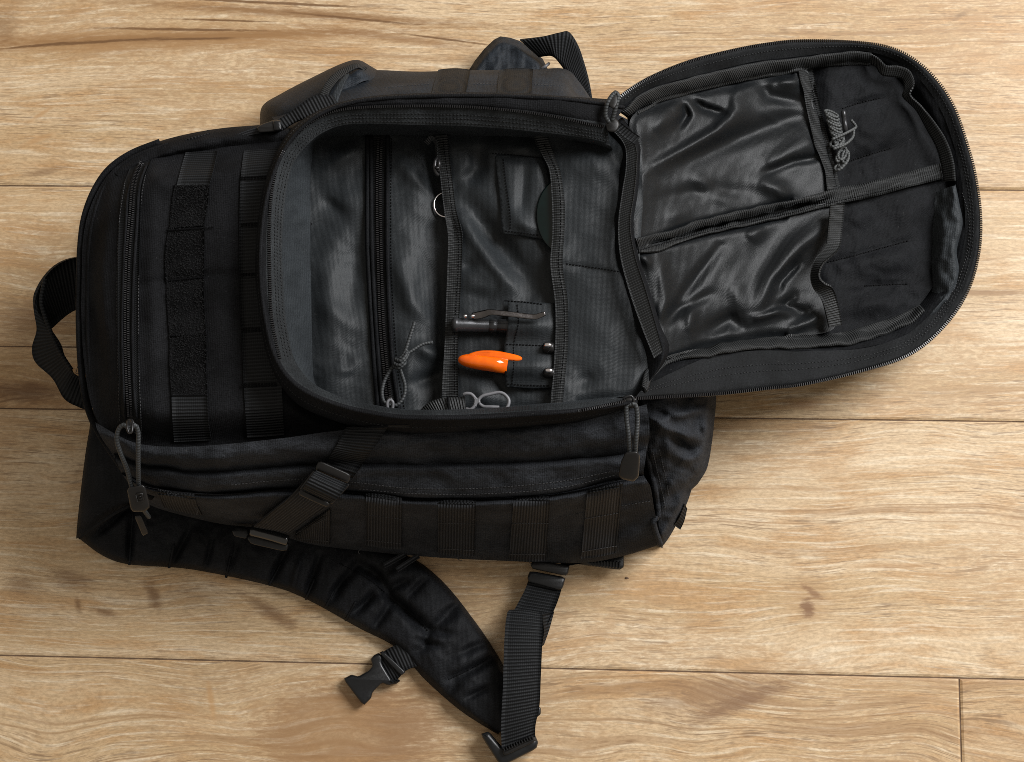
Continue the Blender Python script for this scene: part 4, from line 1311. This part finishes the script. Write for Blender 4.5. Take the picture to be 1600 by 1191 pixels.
# binding tapes inside the flap
ft = [flin, ptl, pbl, fgs]
mt = strip('binding_tape', [(992, 372), (1030, 366), (1086, 348), (1172, 326), (1240, 313), (1307, 294), (1360, 284), (1415, 269), (1474, 254)],
           [(998, 396), (1034, 390), (1086, 371), (1172, 351), (1240, 336), (1307, 319), (1360, 309), (1415, 294), (1480, 278)], M['tape'], flap, 100, 7, .0016, ft, .0055, .001, .0035)
stitches([[(1000, 391), (1086, 367), (1172, 347), (1240, 332), (1307, 315), (1415, 290)]], [mt], M['darkthread'], mt)
tt = strip('binding_tape', [(972, 174), (1011, 143), (1075, 123), (1140, 107), (1187, 97), (1252, 90), (1330, 80), (1362, 83)],
           [(984, 184), (1022, 163), (1075, 147), (1140, 132), (1187, 122), (1252, 111), (1330, 99), (1362, 101)], M['tape'], flap, 80, 7, .0016, [fgs, ptl, flin, fzt], .003, .001, .0025)
stitches([[(984, 180), (1020, 157), (1075, 141), (1140, 126), (1187, 116), (1252, 105)]], [tt], M['darkthread'], tt)
vt = strip('binding_tape', [(1248, 110), (1258, 158), (1272, 222), (1288, 262), (1292, 297)], [(1270, 106), (1280, 158), (1290, 200), (1304, 255), (1314, 296)], M['tape'], flap, 50, 7, .0016, ft, .0035, .001, .002)
vt2 = strip('binding_tape', fo([(1298, 320, .134), (1294, 360, .136), (1290, 385, .139), (1273, 405, .142), (1266, 430, .138), (1270, 450, .136), (1284, 468, .136), (1291, 490, .134), (1296, 512, .130)]),
            fo([(1320, 318, .131), (1316, 360, .131), (1311, 388, .140), (1285, 412, .148), (1279, 432, .148), (1288, 444, .146), (1302, 452, .140), (1311, 480, .132), (1316, 508, .128)]), M['tape'], flap, 60, 7, .0016)
stitches([[(1263, 112), (1273, 158), (1286, 215), (1300, 262), (1308, 296)]], [vt], M['darkthread'], vt)
ct = strip('binding_tape', fo([(1358, 84, .115), (1372, 92, .118), (1385, 103, .118), (1404, 104, .116), (1422, 112, .113), (1428, 130, .110), (1421, 148, .106), (1438, 166, .106), (1460, 192, .104), (1478, 220, .102), (1489, 252, .1), (1492, 282, .098)]),
           fo([(1360, 101, .108), (1368, 105, .110), (1378, 118, .111), (1398, 121, .108), (1410, 125, .106), (1412, 140, .104), (1410, 152, .1), (1430, 172, .098), (1446, 200, .096), (1462, 230, .094), (1470, 258, .092), (1474, 284, .09)]), M['tape'], flap, 90, 6, .0014)
bt = strip('binding_tape', [(1002, 604), (1010, 576), (1040, 556), (1105, 542), (1172, 530), (1250, 524), (1310, 520), (1350, 510), (1405, 492), (1436, 476)],
           [(1012, 612), (1022, 586), (1050, 566), (1108, 556), (1175, 546), (1250, 543), (1316, 540), (1356, 530), (1410, 510), (1446, 488)], M['tape'], flap, 90, 6, .0016, [fgs, fzt, flin, pbl], .004, .001, .004)
ht = strip('hinge_tape', [(950, 196, .166), (975, 226, .170), (978, 260, .172), (972, 300, .172), (966, 350, .173), (969, 400, .173), (983, 455, .173), (1002, 510, .172), (1022, 560, .168)],
           [(966, 190, .168), (992, 226, .173), (994, 262, .175), (990, 305, .175), (984, 350, .176), (992, 400, .176), (1008, 450, .176), (1024, 505, .174), (1036, 550, .168)], M['tape'], bp, 90, 7, .002)
hg = loft('flap_hinge', [
    [(945, 205, .150), (962, 232, .151), (963, 270, .152), (956, 310, .152), (950, 355, .152), (955, 405, .152), (968, 460, .152), (986, 520, .152), (1004, 580, .150), (990, 625, .150)],
    [(955, 200, .158), (980, 230, .162), (982, 265, .164), (977, 305, .164), (972, 352, .165), (978, 403, .165), (993, 455, .165), (1010, 512, .164), (1028, 565, .160), (998, 618, .158)],
    [(968, 186, .160), (994, 222, .165), (996, 262, .167), (992, 305, .167), (986, 352, .168), (994, 402, .168), (1010, 452, .168), (1026, 506, .166), (1040, 552, .160), (1006, 610, .156)],
    [(973, 184, .149), (999, 222, .149), (1001, 262, .149), (997, 305, .150), (991, 352, .150), (999, 402, .150), (1015, 452, .150), (1031, 506, .148), (1045, 550, .146), (1010, 606, .144)],
], M['mattelining'], bp, 110, 18, wob(141, .002))
gl = loft('pleated_lining', [
    fo([(1462, 300, .086), (1458, 340, .085), (1456, 380, .085), (1454, 410, .085), (1456, 440, .086), (1450, 478, .088), (1420, 500, .094)]),
    fo([(1484, 292, .096), (1478, 330, .098), (1470, 372, .097), (1466, 405, .096), (1470, 440, .096), (1466, 474, .096), (1434, 500, .098)]),
    fo([(1492, 290, .098), (1494, 320, .103), (1498, 350, .102), (1488, 392, .103), (1490, 425, .101), (1480, 460, .1), (1452, 494, .1)]),
    fo([(1493, 288, .094), (1499, 318, .096), (1504, 350, .096), (1495, 392, .096), (1498, 424, .096), (1486, 466, .096), (1458, 500, .096)]),
], M['gusset'], flap, 80, 20, lambda x, y, u, v: .003 * fbm(x / 14, y / 22, 151))
stitches([[(1316, 170), (1345, 160), (1376, 153)], [(1318, 256), (1350, 244), (1392, 232)], [(1292, 410), (1340, 398), (1421, 376)], [(1350, 447), (1385, 445), (1418, 444)]], [flin], M['darkthread'], flin, .0026, .002, .0005, w=.001)
stitches([[(1503, 300), (1514, 340), (1511, 395), (1494, 445), (1466, 490)]], [fzt, fgs], M['thread'], fzt, .0028, .0012)

# sliders and pulls of the big zip
zs = slab('zipper_slider', [(946, 188), (960, 184), (968, 194), (962, 206), (948, 204)], .182, .008, .0014, M['satin'], rim, True)
zpl = tubes('pull_cord', [[(952, 192, .188), (946, 180, .192), (950, 160, .196), (960, 146, .196), (966, 150, .196), (962, 168, .194), (956, 190, .188)]], .0017, M['cord'], zs, 8, 34)
slab('pull_tab', [(950, 162), (955, 148), (961, 141), (967, 146), (966, 158), (959, 170)], .197, .004, .001, M['satin'], zs, True)
strip('zip_end_tape', [(960, 200, .178), (975, 214, .180), (990, 224, .180)], [(970, 192, .178), (986, 204, .181), (1000, 214, .180)], M['web'], rim, 14, 5, .0015)
zs2 = slab('zipper_slider', [(976, 624), (990, 620), (996, 628), (992, 636), (980, 636)], .172, .006, .0013, M['satin'], rim, True)
tubes('slider_tab', [[(976, 628, .176), (975, 622, .178), (986, 619, .178), (990, 626, .177), (988, 634, .176)]], .001, M['plastic'], rim, 8, 18)
pl2 = tubes('pull_cord', [[(986, 632, .176), (979, 634, .176), (979, 655, .172), (982, 680, .168), (984, 708, .160), (985, 722, .155)], [(986, 632, .176), (993, 633, .176), (996, 655, .172), (994, 685, .168), (992, 712, .159), (992, 724, .155)]], .0017, M['cord'], bp, 8, 30)
slab('pull_tab', [(977, 707), (995, 705), (1000, 712), (998, 745), (990, 753), (972, 749), (966, 744), (970, 722)], lambda x, y: .166 - .0004 * (y - 705), .007, .0018, M['satin'], pl2)

# --- carry handle
hd = strip('carry_handle', [(135, 402, .075), (112, 404, .08), (90, 414, .085), (72, 432, .088), (58, 458, .09), (53, 485, .088), (57, 515, .082), (50, 543, .075), (55, 566, .07), (82, 592, .066), (100, 623, .064), (122, 636, .064), (142, 642, .064)],
           [(135, 478, .06), (112, 488, .06), (96, 500, .062), (80, 514, .066), (77, 508, .076), (76, 500, .084), (80, 520, .088), (92, 540, .086), (98, 558, .082), (112, 580, .076), (122, 588, .07), (134, 590, .066), (148, 592, .066)], M['web'], bp, 120, 7, .003)
tubes('handle_fold', [[(70, 436, .091), (64, 470, .09), (70, 495, .088), (76, 510, .087), (84, 530, .086), (95, 552, .083), (112, 578, .077)]], .0016, M['web'], hd, 8, 40)

# --- shoulder strap on the near side
ST_OUT = [(119, 838, .003), (160, 868, .003), (202, 882, .003), (300, 890, .003), (420, 915, .003), (480, 937, .003), (560, 981, .003), (620, 1013, .003), (662, 1060, .003), (720, 1111, .003), (778, 1148, .003)]
ST_IN = [(150, 740, .012), (230, 762, .012), (300, 785, .010), (400, 812, .008), (480, 830, .006), (560, 845, .004), (640, 870, .003), (692, 909, .003), (740, 968, .003), (775, 1020, .003), (800, 1068, .003), (812, 1110, .003)]
so, si = sp(ST_OUT, 40), sp(ST_IN, 40)


def mid(t, z):
    P = so * (1 - t) + si * t
    P[:, 2] = z
    return P


def z_strap(x, y, u, v):
    e = np.sin(np.pi * np.clip(v, 0, 1)) ** .5
    z = (.0024 * fbm(x / 46, y / 46, 161) + crinkle(x, y, 162, 34, .0014, .7)) * e
    for q, h, w in (([(202, 884), (206, 800)], -.006, 6), ([(264, 893), (300, 820)], -.005, 6), ([(353, 905), (372, 845)], -.004, 7), ([(420, 914), (452, 852)], -.007, 6), ([(478, 934), (500, 868)], -.007, 6), ([(509, 950), (540, 905), (560, 880)], -.006, 7),
                    ([(540, 968), (590, 925)], -.005, 7), ([(580, 990), (612, 940)], -.005, 7), ([(612, 930), (590, 900), (560, 880)], -.007, 9), ([(600, 925), (630, 950), (668, 985)], -.009, 9), ([(640, 905), (610, 920)], -.005, 7),
                    ([(668, 985), (720, 950)], -.005, 8), ([(668, 985), (665, 1012), (640, 1020)], -.004, 7), ([(700, 1062), (740, 1045), (782, 1022)], -.006, 7), ([(690, 1090), (720, 1062)], -.004, 8), ([(668, 985), (705, 990)], -.004, 7), ([(585, 925), (560, 955)], -.004, 6), ([(150, 835), (205, 790)], -.006, 6), ([(120, 840), (190, 800)], .004, 9), ([(320, 892), (334, 835)], -.004, 5), ([(455, 925), (470, 870)], .004, 5), ([(690, 960), (730, 935)], -.004, 5), ([(650, 1000), (690, 1010)], -.004, 5), ([(720, 1020), (770, 1000)], -.004, 6), ([(640, 930), (665, 905)], -.004, 5), ([(730, 1090), (762, 1075)], -.004, 5), ([(540, 900), (520, 925)], -.004, 5)):
        z = z + fold(x, y, q, w, h * 1.5) * e
    return z


strap = loft('shoulder_strap', [so, mid(.03, .010), mid(.10, .016), mid(.3, .019), mid(.5, .020), mid(.7, .019), mid(.90, .016), mid(.97, .010), si], M['strapcloth'], bp, 260, 70, z_strap)
stitches([[(530, 880), (575, 905), (600, 925)], [(632, 952), (655, 972), (670, 988)], [(700, 1062), (730, 1048), (760, 1030)]], [strap], M['darkthread'], strap, .0024, .0018, .0004, w=.0009)
for a, b in (((202, 883), (208, 800)), ((420, 915), (440, 880)), ((478, 936), (492, 905)), ((509, 949), (522, 922)), ((540, 969), (556, 940)), ((353, 903), (360, 870)), ((264, 888), (272, 850))):
    tubes('strap_bar', [[a, ((a[0] + b[0]) / 2, (a[1] + b[1]) / 2), b]], .0011, M['strapcloth'], strap, 6, 10, [strap], .0004)
yoke = loft('strap_yoke', [
    [(142, 640, .035), (140, 668, .04), (134, 705, .036), (127, 760, .026), (121, 815, .012), (119, 842, .004)],
    [(146, 640, .04), (146, 668, .045), (141, 705, .042), (135, 760, .034), (130, 805, .026), (126, 838, .014)],
    [(175, 640, .045), (175, 675, .046), (172, 715, .044), (168, 760, .040), (160, 795, .034), (150, 822, .024)],
    [(250, 640, .05), (250, 680, .05), (250, 720, .048), (250, 755, .044), (240, 775, .038), (212, 786, .028)],
], M['strapcloth'], strap, 50, 20, wob(171, .0015))
tubes('yoke_seam', [[(124, 841, .022), (150, 822, .031), (180, 802, .036), (206, 788, .035)]], .0013, M['strapcloth'], strap, 6, 20)

# far side shoulder strap pieces
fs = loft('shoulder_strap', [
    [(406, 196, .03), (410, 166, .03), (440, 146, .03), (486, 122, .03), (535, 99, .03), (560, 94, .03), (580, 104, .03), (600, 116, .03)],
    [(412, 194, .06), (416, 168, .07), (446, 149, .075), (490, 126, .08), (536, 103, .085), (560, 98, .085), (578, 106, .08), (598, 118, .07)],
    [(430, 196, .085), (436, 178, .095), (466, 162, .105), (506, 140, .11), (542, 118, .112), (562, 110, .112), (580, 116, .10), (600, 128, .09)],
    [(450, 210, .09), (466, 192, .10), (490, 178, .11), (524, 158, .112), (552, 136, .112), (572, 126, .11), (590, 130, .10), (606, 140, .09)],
], M['lit_farcloth'], bp, 90, 24, wob(181, .003))
fs2 = strip('binding_tape', [(497, 160, .135), (503, 140, .132), (516, 120, .126), (536, 106, .118), (558, 99, .112), (574, 106, .1)], [(510, 162, .135), (515, 144, .132), (528, 126, .126), (544, 113, .120), (560, 106, .114), (570, 112, .102)], M['tape'], fs, 40, 5, .0015)
strip('binding_tape', [(512, 163, .138), (520, 146, .137), (530, 128, .134), (540, 116, .129)], [(527, 160, .138), (533, 143, .137), (540, 126, .134), (545, 115, .129)], M['gusset'], fs, 30, 5, .0015)
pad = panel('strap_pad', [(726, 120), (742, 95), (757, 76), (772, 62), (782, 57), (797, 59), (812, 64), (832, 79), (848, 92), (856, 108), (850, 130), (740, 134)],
            lambda x, y, d: .022 + .014 * sstep(d, 0, 12) + .0025 * fbm(x / 30, y / 30, 191) + crinkle(x, y, 192, 22, .003), M['lit_farcloth'], fs, 4, False, skirt=.04)
strip('webbing_strap', [(812, 63, .045), (845, 58, .05), (874, 51, .052), (889, 50, .052), (903, 70, .05), (913, 98, .046), (921, 130, .045), (927, 168, .045)],
      [(842, 90, .036), (853, 88, .04), (861, 88, .042), (868, 92, .044), (879, 106, .043), (889, 122, .042), (898, 142, .042), (907, 170, .042)], M['web'], fs, 70, 7, .0022)
tubes('strap_edge', [[(846, 108, .036), (852, 104, .038), (858, 99, .036)]], .0013, M['greyplastic'], fs, 6, 8)

# --- compression straps
cs = thing('compression_strap', '', '', 540, 720, .15)
del cs['label'], cs['category']
cs.parent = bp
cs.location = Vector(ORIG[cs.name]) - Vector(ORIG[bp.name])
strip('upper_webbing', [(541, 668), (525, 698), (503, 732)], [(606, 668), (580, 706), (549, 750)], M['web'], cs, 26, 7, .002, [ga, gb, rim], .004, .0006)
strip('lower_webbing', [(482, 742, .146), (455, 775, .135), (425, 800, .110), (396, 824, .080)], [(536, 770, .146), (510, 792, .130), (482, 812, .104), (452, 834, .078)], M['webside'], cs, 40, 7, .002)
lkz = lambda x, y: .158 - .00022 * (y - 722)
slab('ladder_lock', [(497, 722), (503, 721), (548, 741), (547, 750), (543, 756), (494, 735), (493, 729)], lambda x, y: lkz(x, y) + .003, .007, .0015, M['satin'], cs)
slab('ladder_lock', [(470, 764), (516, 786), (513, 792), (508, 792), (468, 774), (466, 768)], lambda x, y: lkz(x, y) + .001, .006, .0013, M['satin'], cs)
slab('lock_side', [(490, 734), (496, 738), (474, 768), (467, 764)], lambda x, y: lkz(x, y) + .001, .006, .0012, M['satin'], cs)
slab('lock_side', [(541, 755), (547, 758), (519, 789), (513, 784)], lambda x, y: lkz(x, y) + .001, .006, .0012, M['satin'], cs)
strip('webbing_wrap', [(494, 735, .158), (488, 742, .163), (478, 756, .162), (471, 765, .155)], [(544, 757, .156), (538, 766, .160), (527, 779, .158), (517, 786, .151)], M['web'], cs, 22, 7, .002)
lb = tubes('buckle_bar', [[(392, 829, .062), (420, 836, .061), (450, 845, .06)]], .0042, M['gloss'], cs, 14, 14)
slab('buckle_body', [(386, 842), (392, 832), (452, 848), (449, 860), (440, 861), (392, 850)], .056, .006, .0016, M['plastic'], cs)
slab('buckle_side', [(362, 830), (370, 822), (388, 826), (390, 836), (384, 842), (366, 838)], .054, .006, .0014, M['plastic'], cs)

cs2 = thing('compression_strap', '', '', 440, 195, .14)
del cs2['label'], cs2['category']
cs2.parent = bp
cs2.location = Vector(ORIG[cs2.name]) - Vector(ORIG[bp.name])
slab('ladder_lock', [(402, 198), (412, 193), (430, 187), (439, 189), (440, 204), (431, 206), (404, 208)], .158, .010, .0016, M['satin'], cs2)
slab('lock_bar', [(426, 189), (439, 188), (441, 204), (428, 205)], .160, .006, .0016, M['plastic'], cs2)
strip('upper_webbing', [(430, 190, .150), (452, 176, .150), (466, 166, .152), (490, 150, .153), (520, 148, .153)], [(440, 204, .150), (458, 192, .150), (478, 184, .152), (505, 174, .153), (530, 165, .153)], M['web'], cs2, 30, 6, .002)
strip('lower_webbing', [(352, 218, .147), (380, 206, .150), (405, 198, .152)], [(358, 226, .148), (382, 214, .150), (408, 208, .152)], M['webside'], cs2, 20, 5, .0014)

# --- lower adjustment webbing of the shoulder strap
aw = thing('adjuster_strap', '', '', 830, 1000, .0)
del aw['label'], aw['category']
aw.parent = bp
aw.location = Vector(ORIG[aw.name]) - Vector(ORIG[bp.name])
slab('strap_ring', [(832, 874), (890, 884), (888, 896), (884, 900), (832, 889), (829, 884)], .026, .008, .0018, M['satin'], aw)
slab('strap_ring', [(828, 892), (884, 902), (879, 920), (872, 922), (826, 910), (824, 902)], .022, .006, .0018, M['plastic'], aw)
strip('under_webbing', [(828, 900, .016), (820, 922, .018), (808, 945, .020), (798, 965, .022), (792, 1000, .022), (790, 1060, .02), (786, 1120, .016), (786, 1160, .012)],
      [(880, 912, .016), (872, 938, .018), (862, 962, .02), (852, 985, .02), (846, 1015, .02), (843, 1060, .018), (838, 1110, .014), (834, 1148, .010)], M['web'], aw, 70, 7, .0022)
strip('upper_webbing', [(797, 953, .030), (792, 960, .034), (788, 1000, .036), (786, 1072, .034), (784, 1110, .030), (783, 1140, .026), (784, 1170, .022)],
      [(846, 958, .028), (848, 966, .031), (847, 1010, .033), (845, 1060, .031), (843, 1103, .027), (837, 1132, .024), (836, 1152, .020)], M['web'], aw, 80, 9, .0024, crown=.0012)
strip('side_webbing', [(846, 960, .026), (850, 985, .022), (847, 1010, .018)], [(866, 956, .018), (858, 985, .016), (850, 1008, .014)], M['web'], aw, 20, 4, .0018)
slab('buckle_plate', [(750, 1147), (764, 1143), (785, 1168), (835, 1146), (841, 1160), (838, 1170), (787, 1196), (780, 1194)], lambda x, y: .020 + .0 * x, .014, .003, M['plastic'], aw)
slab('buckle_lip', [(784, 1172), (834, 1150), (838, 1158), (788, 1182)], .0235, .006, .0015, M['satin'], aw)
P = np.stack([np.linspace(788, 832, 12), np.linspace(1171.5, 1152, 12)], -1)
P = W(P[:, 0], P[:, 1], .0242)
T, Sx, U = frames(P)
boxes('buckle_ridges', P, T, Sx, U, (.0011, .004, .002), M['plastic'], aw)
slab('strap_end', [(838, 1102), (845, 1106), (845, 1116), (838, 1122)], .018, .004, .001, M['plastic'], aw)
slab('hip_plate', [(872, 884), (968, 866), (975, 868), (975, 886), (968, 891), (890, 880)], .018, .006, .0016, M['plastic'], bp)
P = np.stack([np.linspace(925, 968, 10), np.linspace(879, 883, 10)], -1)
P = W(P[:, 0], P[:, 1], .019)
T, Sx, U = frames(P)
boxes('plate_ridges', P, T, Sx, U, (.0012, .006, .0016), M['plastic'], bp)

# sternum strap with the free half of its side release buckle
ss = strip('sternum_webbing', [(640, 1000, .012), (618, 1008, .012), (600, 1018, .010), (590, 1030, .008)], [(655, 1040, .012), (634, 1048, .012), (620, 1062, .010), (612, 1068, .008)], M['web'], strap, 24, 6, .0022)
buck = slab('side_release_buckle', [(536, 1061), (549, 1054), (560, 1057), (577, 1047), (582, 1040), (579, 1030), (584, 1024), (592, 1020), (598, 1026), (596, 1036), (613, 1064), (620, 1060), (626, 1064),
                                     (619, 1069), (606, 1071), (597, 1067), (582, 1082), (580, 1091), (568, 1103)], .011, .008, .0018, M['plastic'], strap)
slab('buckle_cross_bar', [(592, 1020), (599, 1017), (634, 1050), (626, 1063), (620, 1063)][:3] + [(627, 1056)], .013, .005, .001, M['plastic'], strap)
for a, b in (((600, 884), (632, 866)), ((620, 890), (654, 868))):
    d = np.array(b, float) - a
    nrm = np.array([-d[1], d[0]]) / np.hypot(*d) * 4
    strip('strap_tail', [(a[0] + nrm[0], a[1] + nrm[1], .034), (b[0] + nrm[0], b[1] + nrm[1], .03)], [(a[0] - nrm[0], a[1] - nrm[1], .034), (b[0] - nrm[0], b[1] - nrm[1], .03)], M['webside'], strap, 8, 4, .002)
strip('rim_strap', [(600, 664), (603, 668)], [(640, 664), (640, 669)], M['web'], cs, 4, 4, .001, [ga, rim], .001)

# ------------------------------------------------------------------ things in the pockets
torch = thing('flashlight', 'slim gunmetal flashlight with steel pocket clip in the elastic sleeve', 'flashlight', 770, 509, .153)
A, B = W(707.0, 507.5, .1570), W(846.0, 511.0, .1535)
r = .0049
lathe('body', A, B, [(0, 0), (0.001, .0048), (.012, .0058), (.055, .0058), (.062, .0050), (.40, .0050), (.405, .0046), (.412, .0046), (.417, .0050), (.49, .0050), (.494, .0045), (.506, .0045), (.51, .0051), (.99, .0051), (1, .0048), (1.0, 0)], M['gunmetal'], torch, 28)
lathe('tail_cap', W(705.5, 507.5, .1570), W(709.0, 507.6, .1570), [(0, 0), (.0, .0040), (.4, .0046), (1, .0046), (1, 0)], M['satin'], torch, 24)
clip = strip('pocket_clip', [(737, 489, .1610), (748, 486.5, .1635), (757, 484.5, .1660), (766, 483.5, .1680), (800, 487, .1680), (832, 491, .1672), (841, 489.5, .1682), (851, 486.5, .1700)],
             [(739, 499, .1615), (751, 498, .1640), (760, 495, .1665), (769, 491.8, .1685), (800, 495, .1684), (834, 498.8, .1674), (844, 496.6, .1686), (852, 492.5, .1703)], M['clipsteel'], torch, 60, 5, .0011)
for x in (727.0, 738.5):
    lathe('rivet', W(x, 494.5, .1605), W(x, 493.6, .1635), [(0, .0017), (.5, .0017), (.8, .0013), (1, 0)], M['steel'], torch, 12)

pen = thing('pen', 'glossy orange pen cap with its clip hooked over the sleeve', 'pen', 770, 567, .153)
A, B = W(715.5, 561.5, .1580), W(793.0, 572.0, .1580)
lathe('cap', A, B, [(0, 0), (.008, .0013), (.03, .0024), (.08, .0036), (.16, .0046), (.28, .0053), (.45, .0057), (.7, .0059), (1, .0060), (1, .0053), (.97, .0051)], M['orange'], pen, 36)
slab('clip', [(727, 556.5), (734, 552.5), (746, 548.8), (760, 547.6), (778, 548.6), (800, 553), (811, 556), (816, 559.6), (814.5, 563), (808, 564.6), (793, 563.2), (774, 560.5), (756, 558.5), (738, 558.6)], lambda x, y: .1610 + .0014 * sstep(x, 728, 765), .0034, .0014, M['orange'], pen, True)
lathe('barrel', W(780, 568.7, .1575), W(850, 578.0, .1540), [(0, 0), (0, .0042), (.9, .0042), (1, .004), (1, 0)], M['plastic'], pen, 20)

for i, (y, lab) in enumerate(((539.0, 'upper of two bright metal pen tips poking out of the sleeve end'), (578.5, 'lower of two bright metal pen tips poking out of the sleeve end'))):
    if i == 0:
        q = thing('slim_pen', lab, 'pen', 857, y, .150, 'pen tips beside the second binding tape')
        tip = lathe('tip', W(850, y, .1640), W(862.5, y + .8, .1640), [(0, 0), (.02, .0010), (.2, .0018), (.7, .0019), (.92, .0013), (1, 0)], M['steel'], q, 16)
        bar = lathe('barrel', W(848, y + 4, .1585), W(866, y + 4.5, .1590), [(0, 0), (0, .0030), (.2, .0040), (.8, .0040), (1, .0030), (1, 0)], M['satin'], q, 16)
        q0, parts0 = q, (tip, bar)
    else:
        q = q0.copy()
        COL.objects.link(q)
        q['label'] = lab
        q.location = W(858.5, y, .1495)
        for c in parts0:
            k = c.copy()
            COL.objects.link(k)
            k.parent = q

lens = thing('signal_mirror', 'dark green glassy oval tucked under the second binding tape', 'mirror', 870, 336, .152)
phi = np.linspace(0, 2 * math.pi, 48, endpoint=False)
ring = [(882 + 44 * math.cos(a), 336.5 + 60 * math.sin(a)) for a in phi]
gd = slab('disc', ring, lambda x, y: .1588 - .00004 * (x - 837), .0024, .0011, M['greenglass'], lens)

kr = thing('key_ring', 'thin silver key ring peeking from behind the first binding tape', 'key ring', 692, 320, .138)
tubes('split_ring', [[(697 + 19 * math.cos(a), 320 + 19 * math.sin(a), .1425) for a in np.linspace(0, 2 * math.pi, 40)]], .0007, M['steel'], kr, 8, 60)
kh = thing('key_hook', 'small dark steel hook hanging by the first binding tape', 'hook', 681, 262, .15)
tubes('hook', [[(684, 246, .158), (680, 252, .160), (679, 262, .160), (681, 270, .158), (685, 274, .156)], [(684, 246, .158), (686, 256, .160), (685, 268, .158)]], .0016, M['darkmetal'], kh, 8, 20)
lathe('hook_pin', W(680, 262, .161), W(686, 263, .161), [(0, .0012), (1, .0012)], M['darkmetal'], kh, 10)

cb = thing('cord_bundle', 'grey hanked cord with a metal tip tucked behind the flap tape', 'cord', 1318, 225, .11)
zc = lambda x, d=0.0: float(zf(x)) - .011 + d
def loop(cx, cy, a, b, ang, h):
    t = np.linspace(0, 2 * math.pi, 22)
    c, q = math.cos(math.radians(ang)), math.sin(math.radians(ang))
    return [(cx + a * math.cos(u) * c - b * math.sin(u) * q, cy + a * math.cos(u) * q + b * math.sin(u) * c, zc(cx, h + .0022 * math.sin(u))) for u in t]


hank = [loop(1299 + i * 1.3, 178 + i * 4.7, 11, 3.0, 24 + 4 * (i % 3), .002 + .0006 * (i % 2)) for i in range(9)]
hank += [loop(1311, 222, 7, 5, 10, .004), loop(1303, 225, 6, 4, -20, .003), loop(1316, 240, 6, 10, 20, .003), loop(1321, 245, 5, 10, 8, .004), loop(1312, 244, 4, 9, 25, .002), loop(1312, 260, 9, 4, -35, .003), loop(1317, 256, 8, 3, -40, .004)]
tubes('cord', hank + [
               [(1300, 218, zc(1300, .006)), (1318, 210, zc(1318, .008)), (1335, 201, zc(1335, .006)), (1337, 197, zc(1337, .003)), (1330, 188, zc(1330, .001))],
               [(1302, 233, zc(1302, .006)), (1320, 226, zc(1320, .008)), (1332, 215, zc(1332, .006)), (1334, 203, zc(1334, .006))],
               [(1304, 222, zc(1304, .003)), (1312, 226, zc(1312, .006)), (1318, 217, zc(1318, .006)), (1308, 215, zc(1308, .004))]], .00125, M['paracord'], cb, 7, 40)
lathe('cord_tip', W(1317.5, 173, zc(1318, .006)), W(1321.5, 207, zc(1320, .005)), [(0, 0), (.02, .0018), (.1, .0021), (.34, .0021), (.35, .0018), (.38, .0018), (.39, .0021), (1, .0021), (1, 0)], M['gunmetal'], cb, 16)

cr = thing('crumb', 'tiny dark crumb on the bare boards right of the bag', 'crumb', 979, 903, 0)
V = W(np.array([976, 978, 981, 983, 980, 977, 979, 981]), np.array([903, 901.5, 902, 904, 905, 905, 903, 903.5]), np.array([0.0002] * 6 + [.0016, .0014]))
mk('speck', V, [(0, 1, 6), (1, 2, 7, 6), (2, 3, 7), (3, 4, 7), (4, 5, 6, 7), (5, 0, 6)], M['gap'], cr)

tubes('loose_thread', [[(131, 582, .07), (119, 584, .072), (120, 578, .075), (121, 573, .078)], [(1030, 850, .03), (1034, 856, .028), (1036, 854, .028)], [(714, 868, .03), (716, 874, .028), (722, 876, .026)],
                       [(826, 874, .028), (829, 881, .026), (835, 882, .024)], [(304, 792, .10), (309, 798, .098), (307, 804, .095)], [(565, 856, .03), (560, 862, .028), (562, 866, .026)]], .00028, M['thread'], bp, 5, 14, kind='stuff')
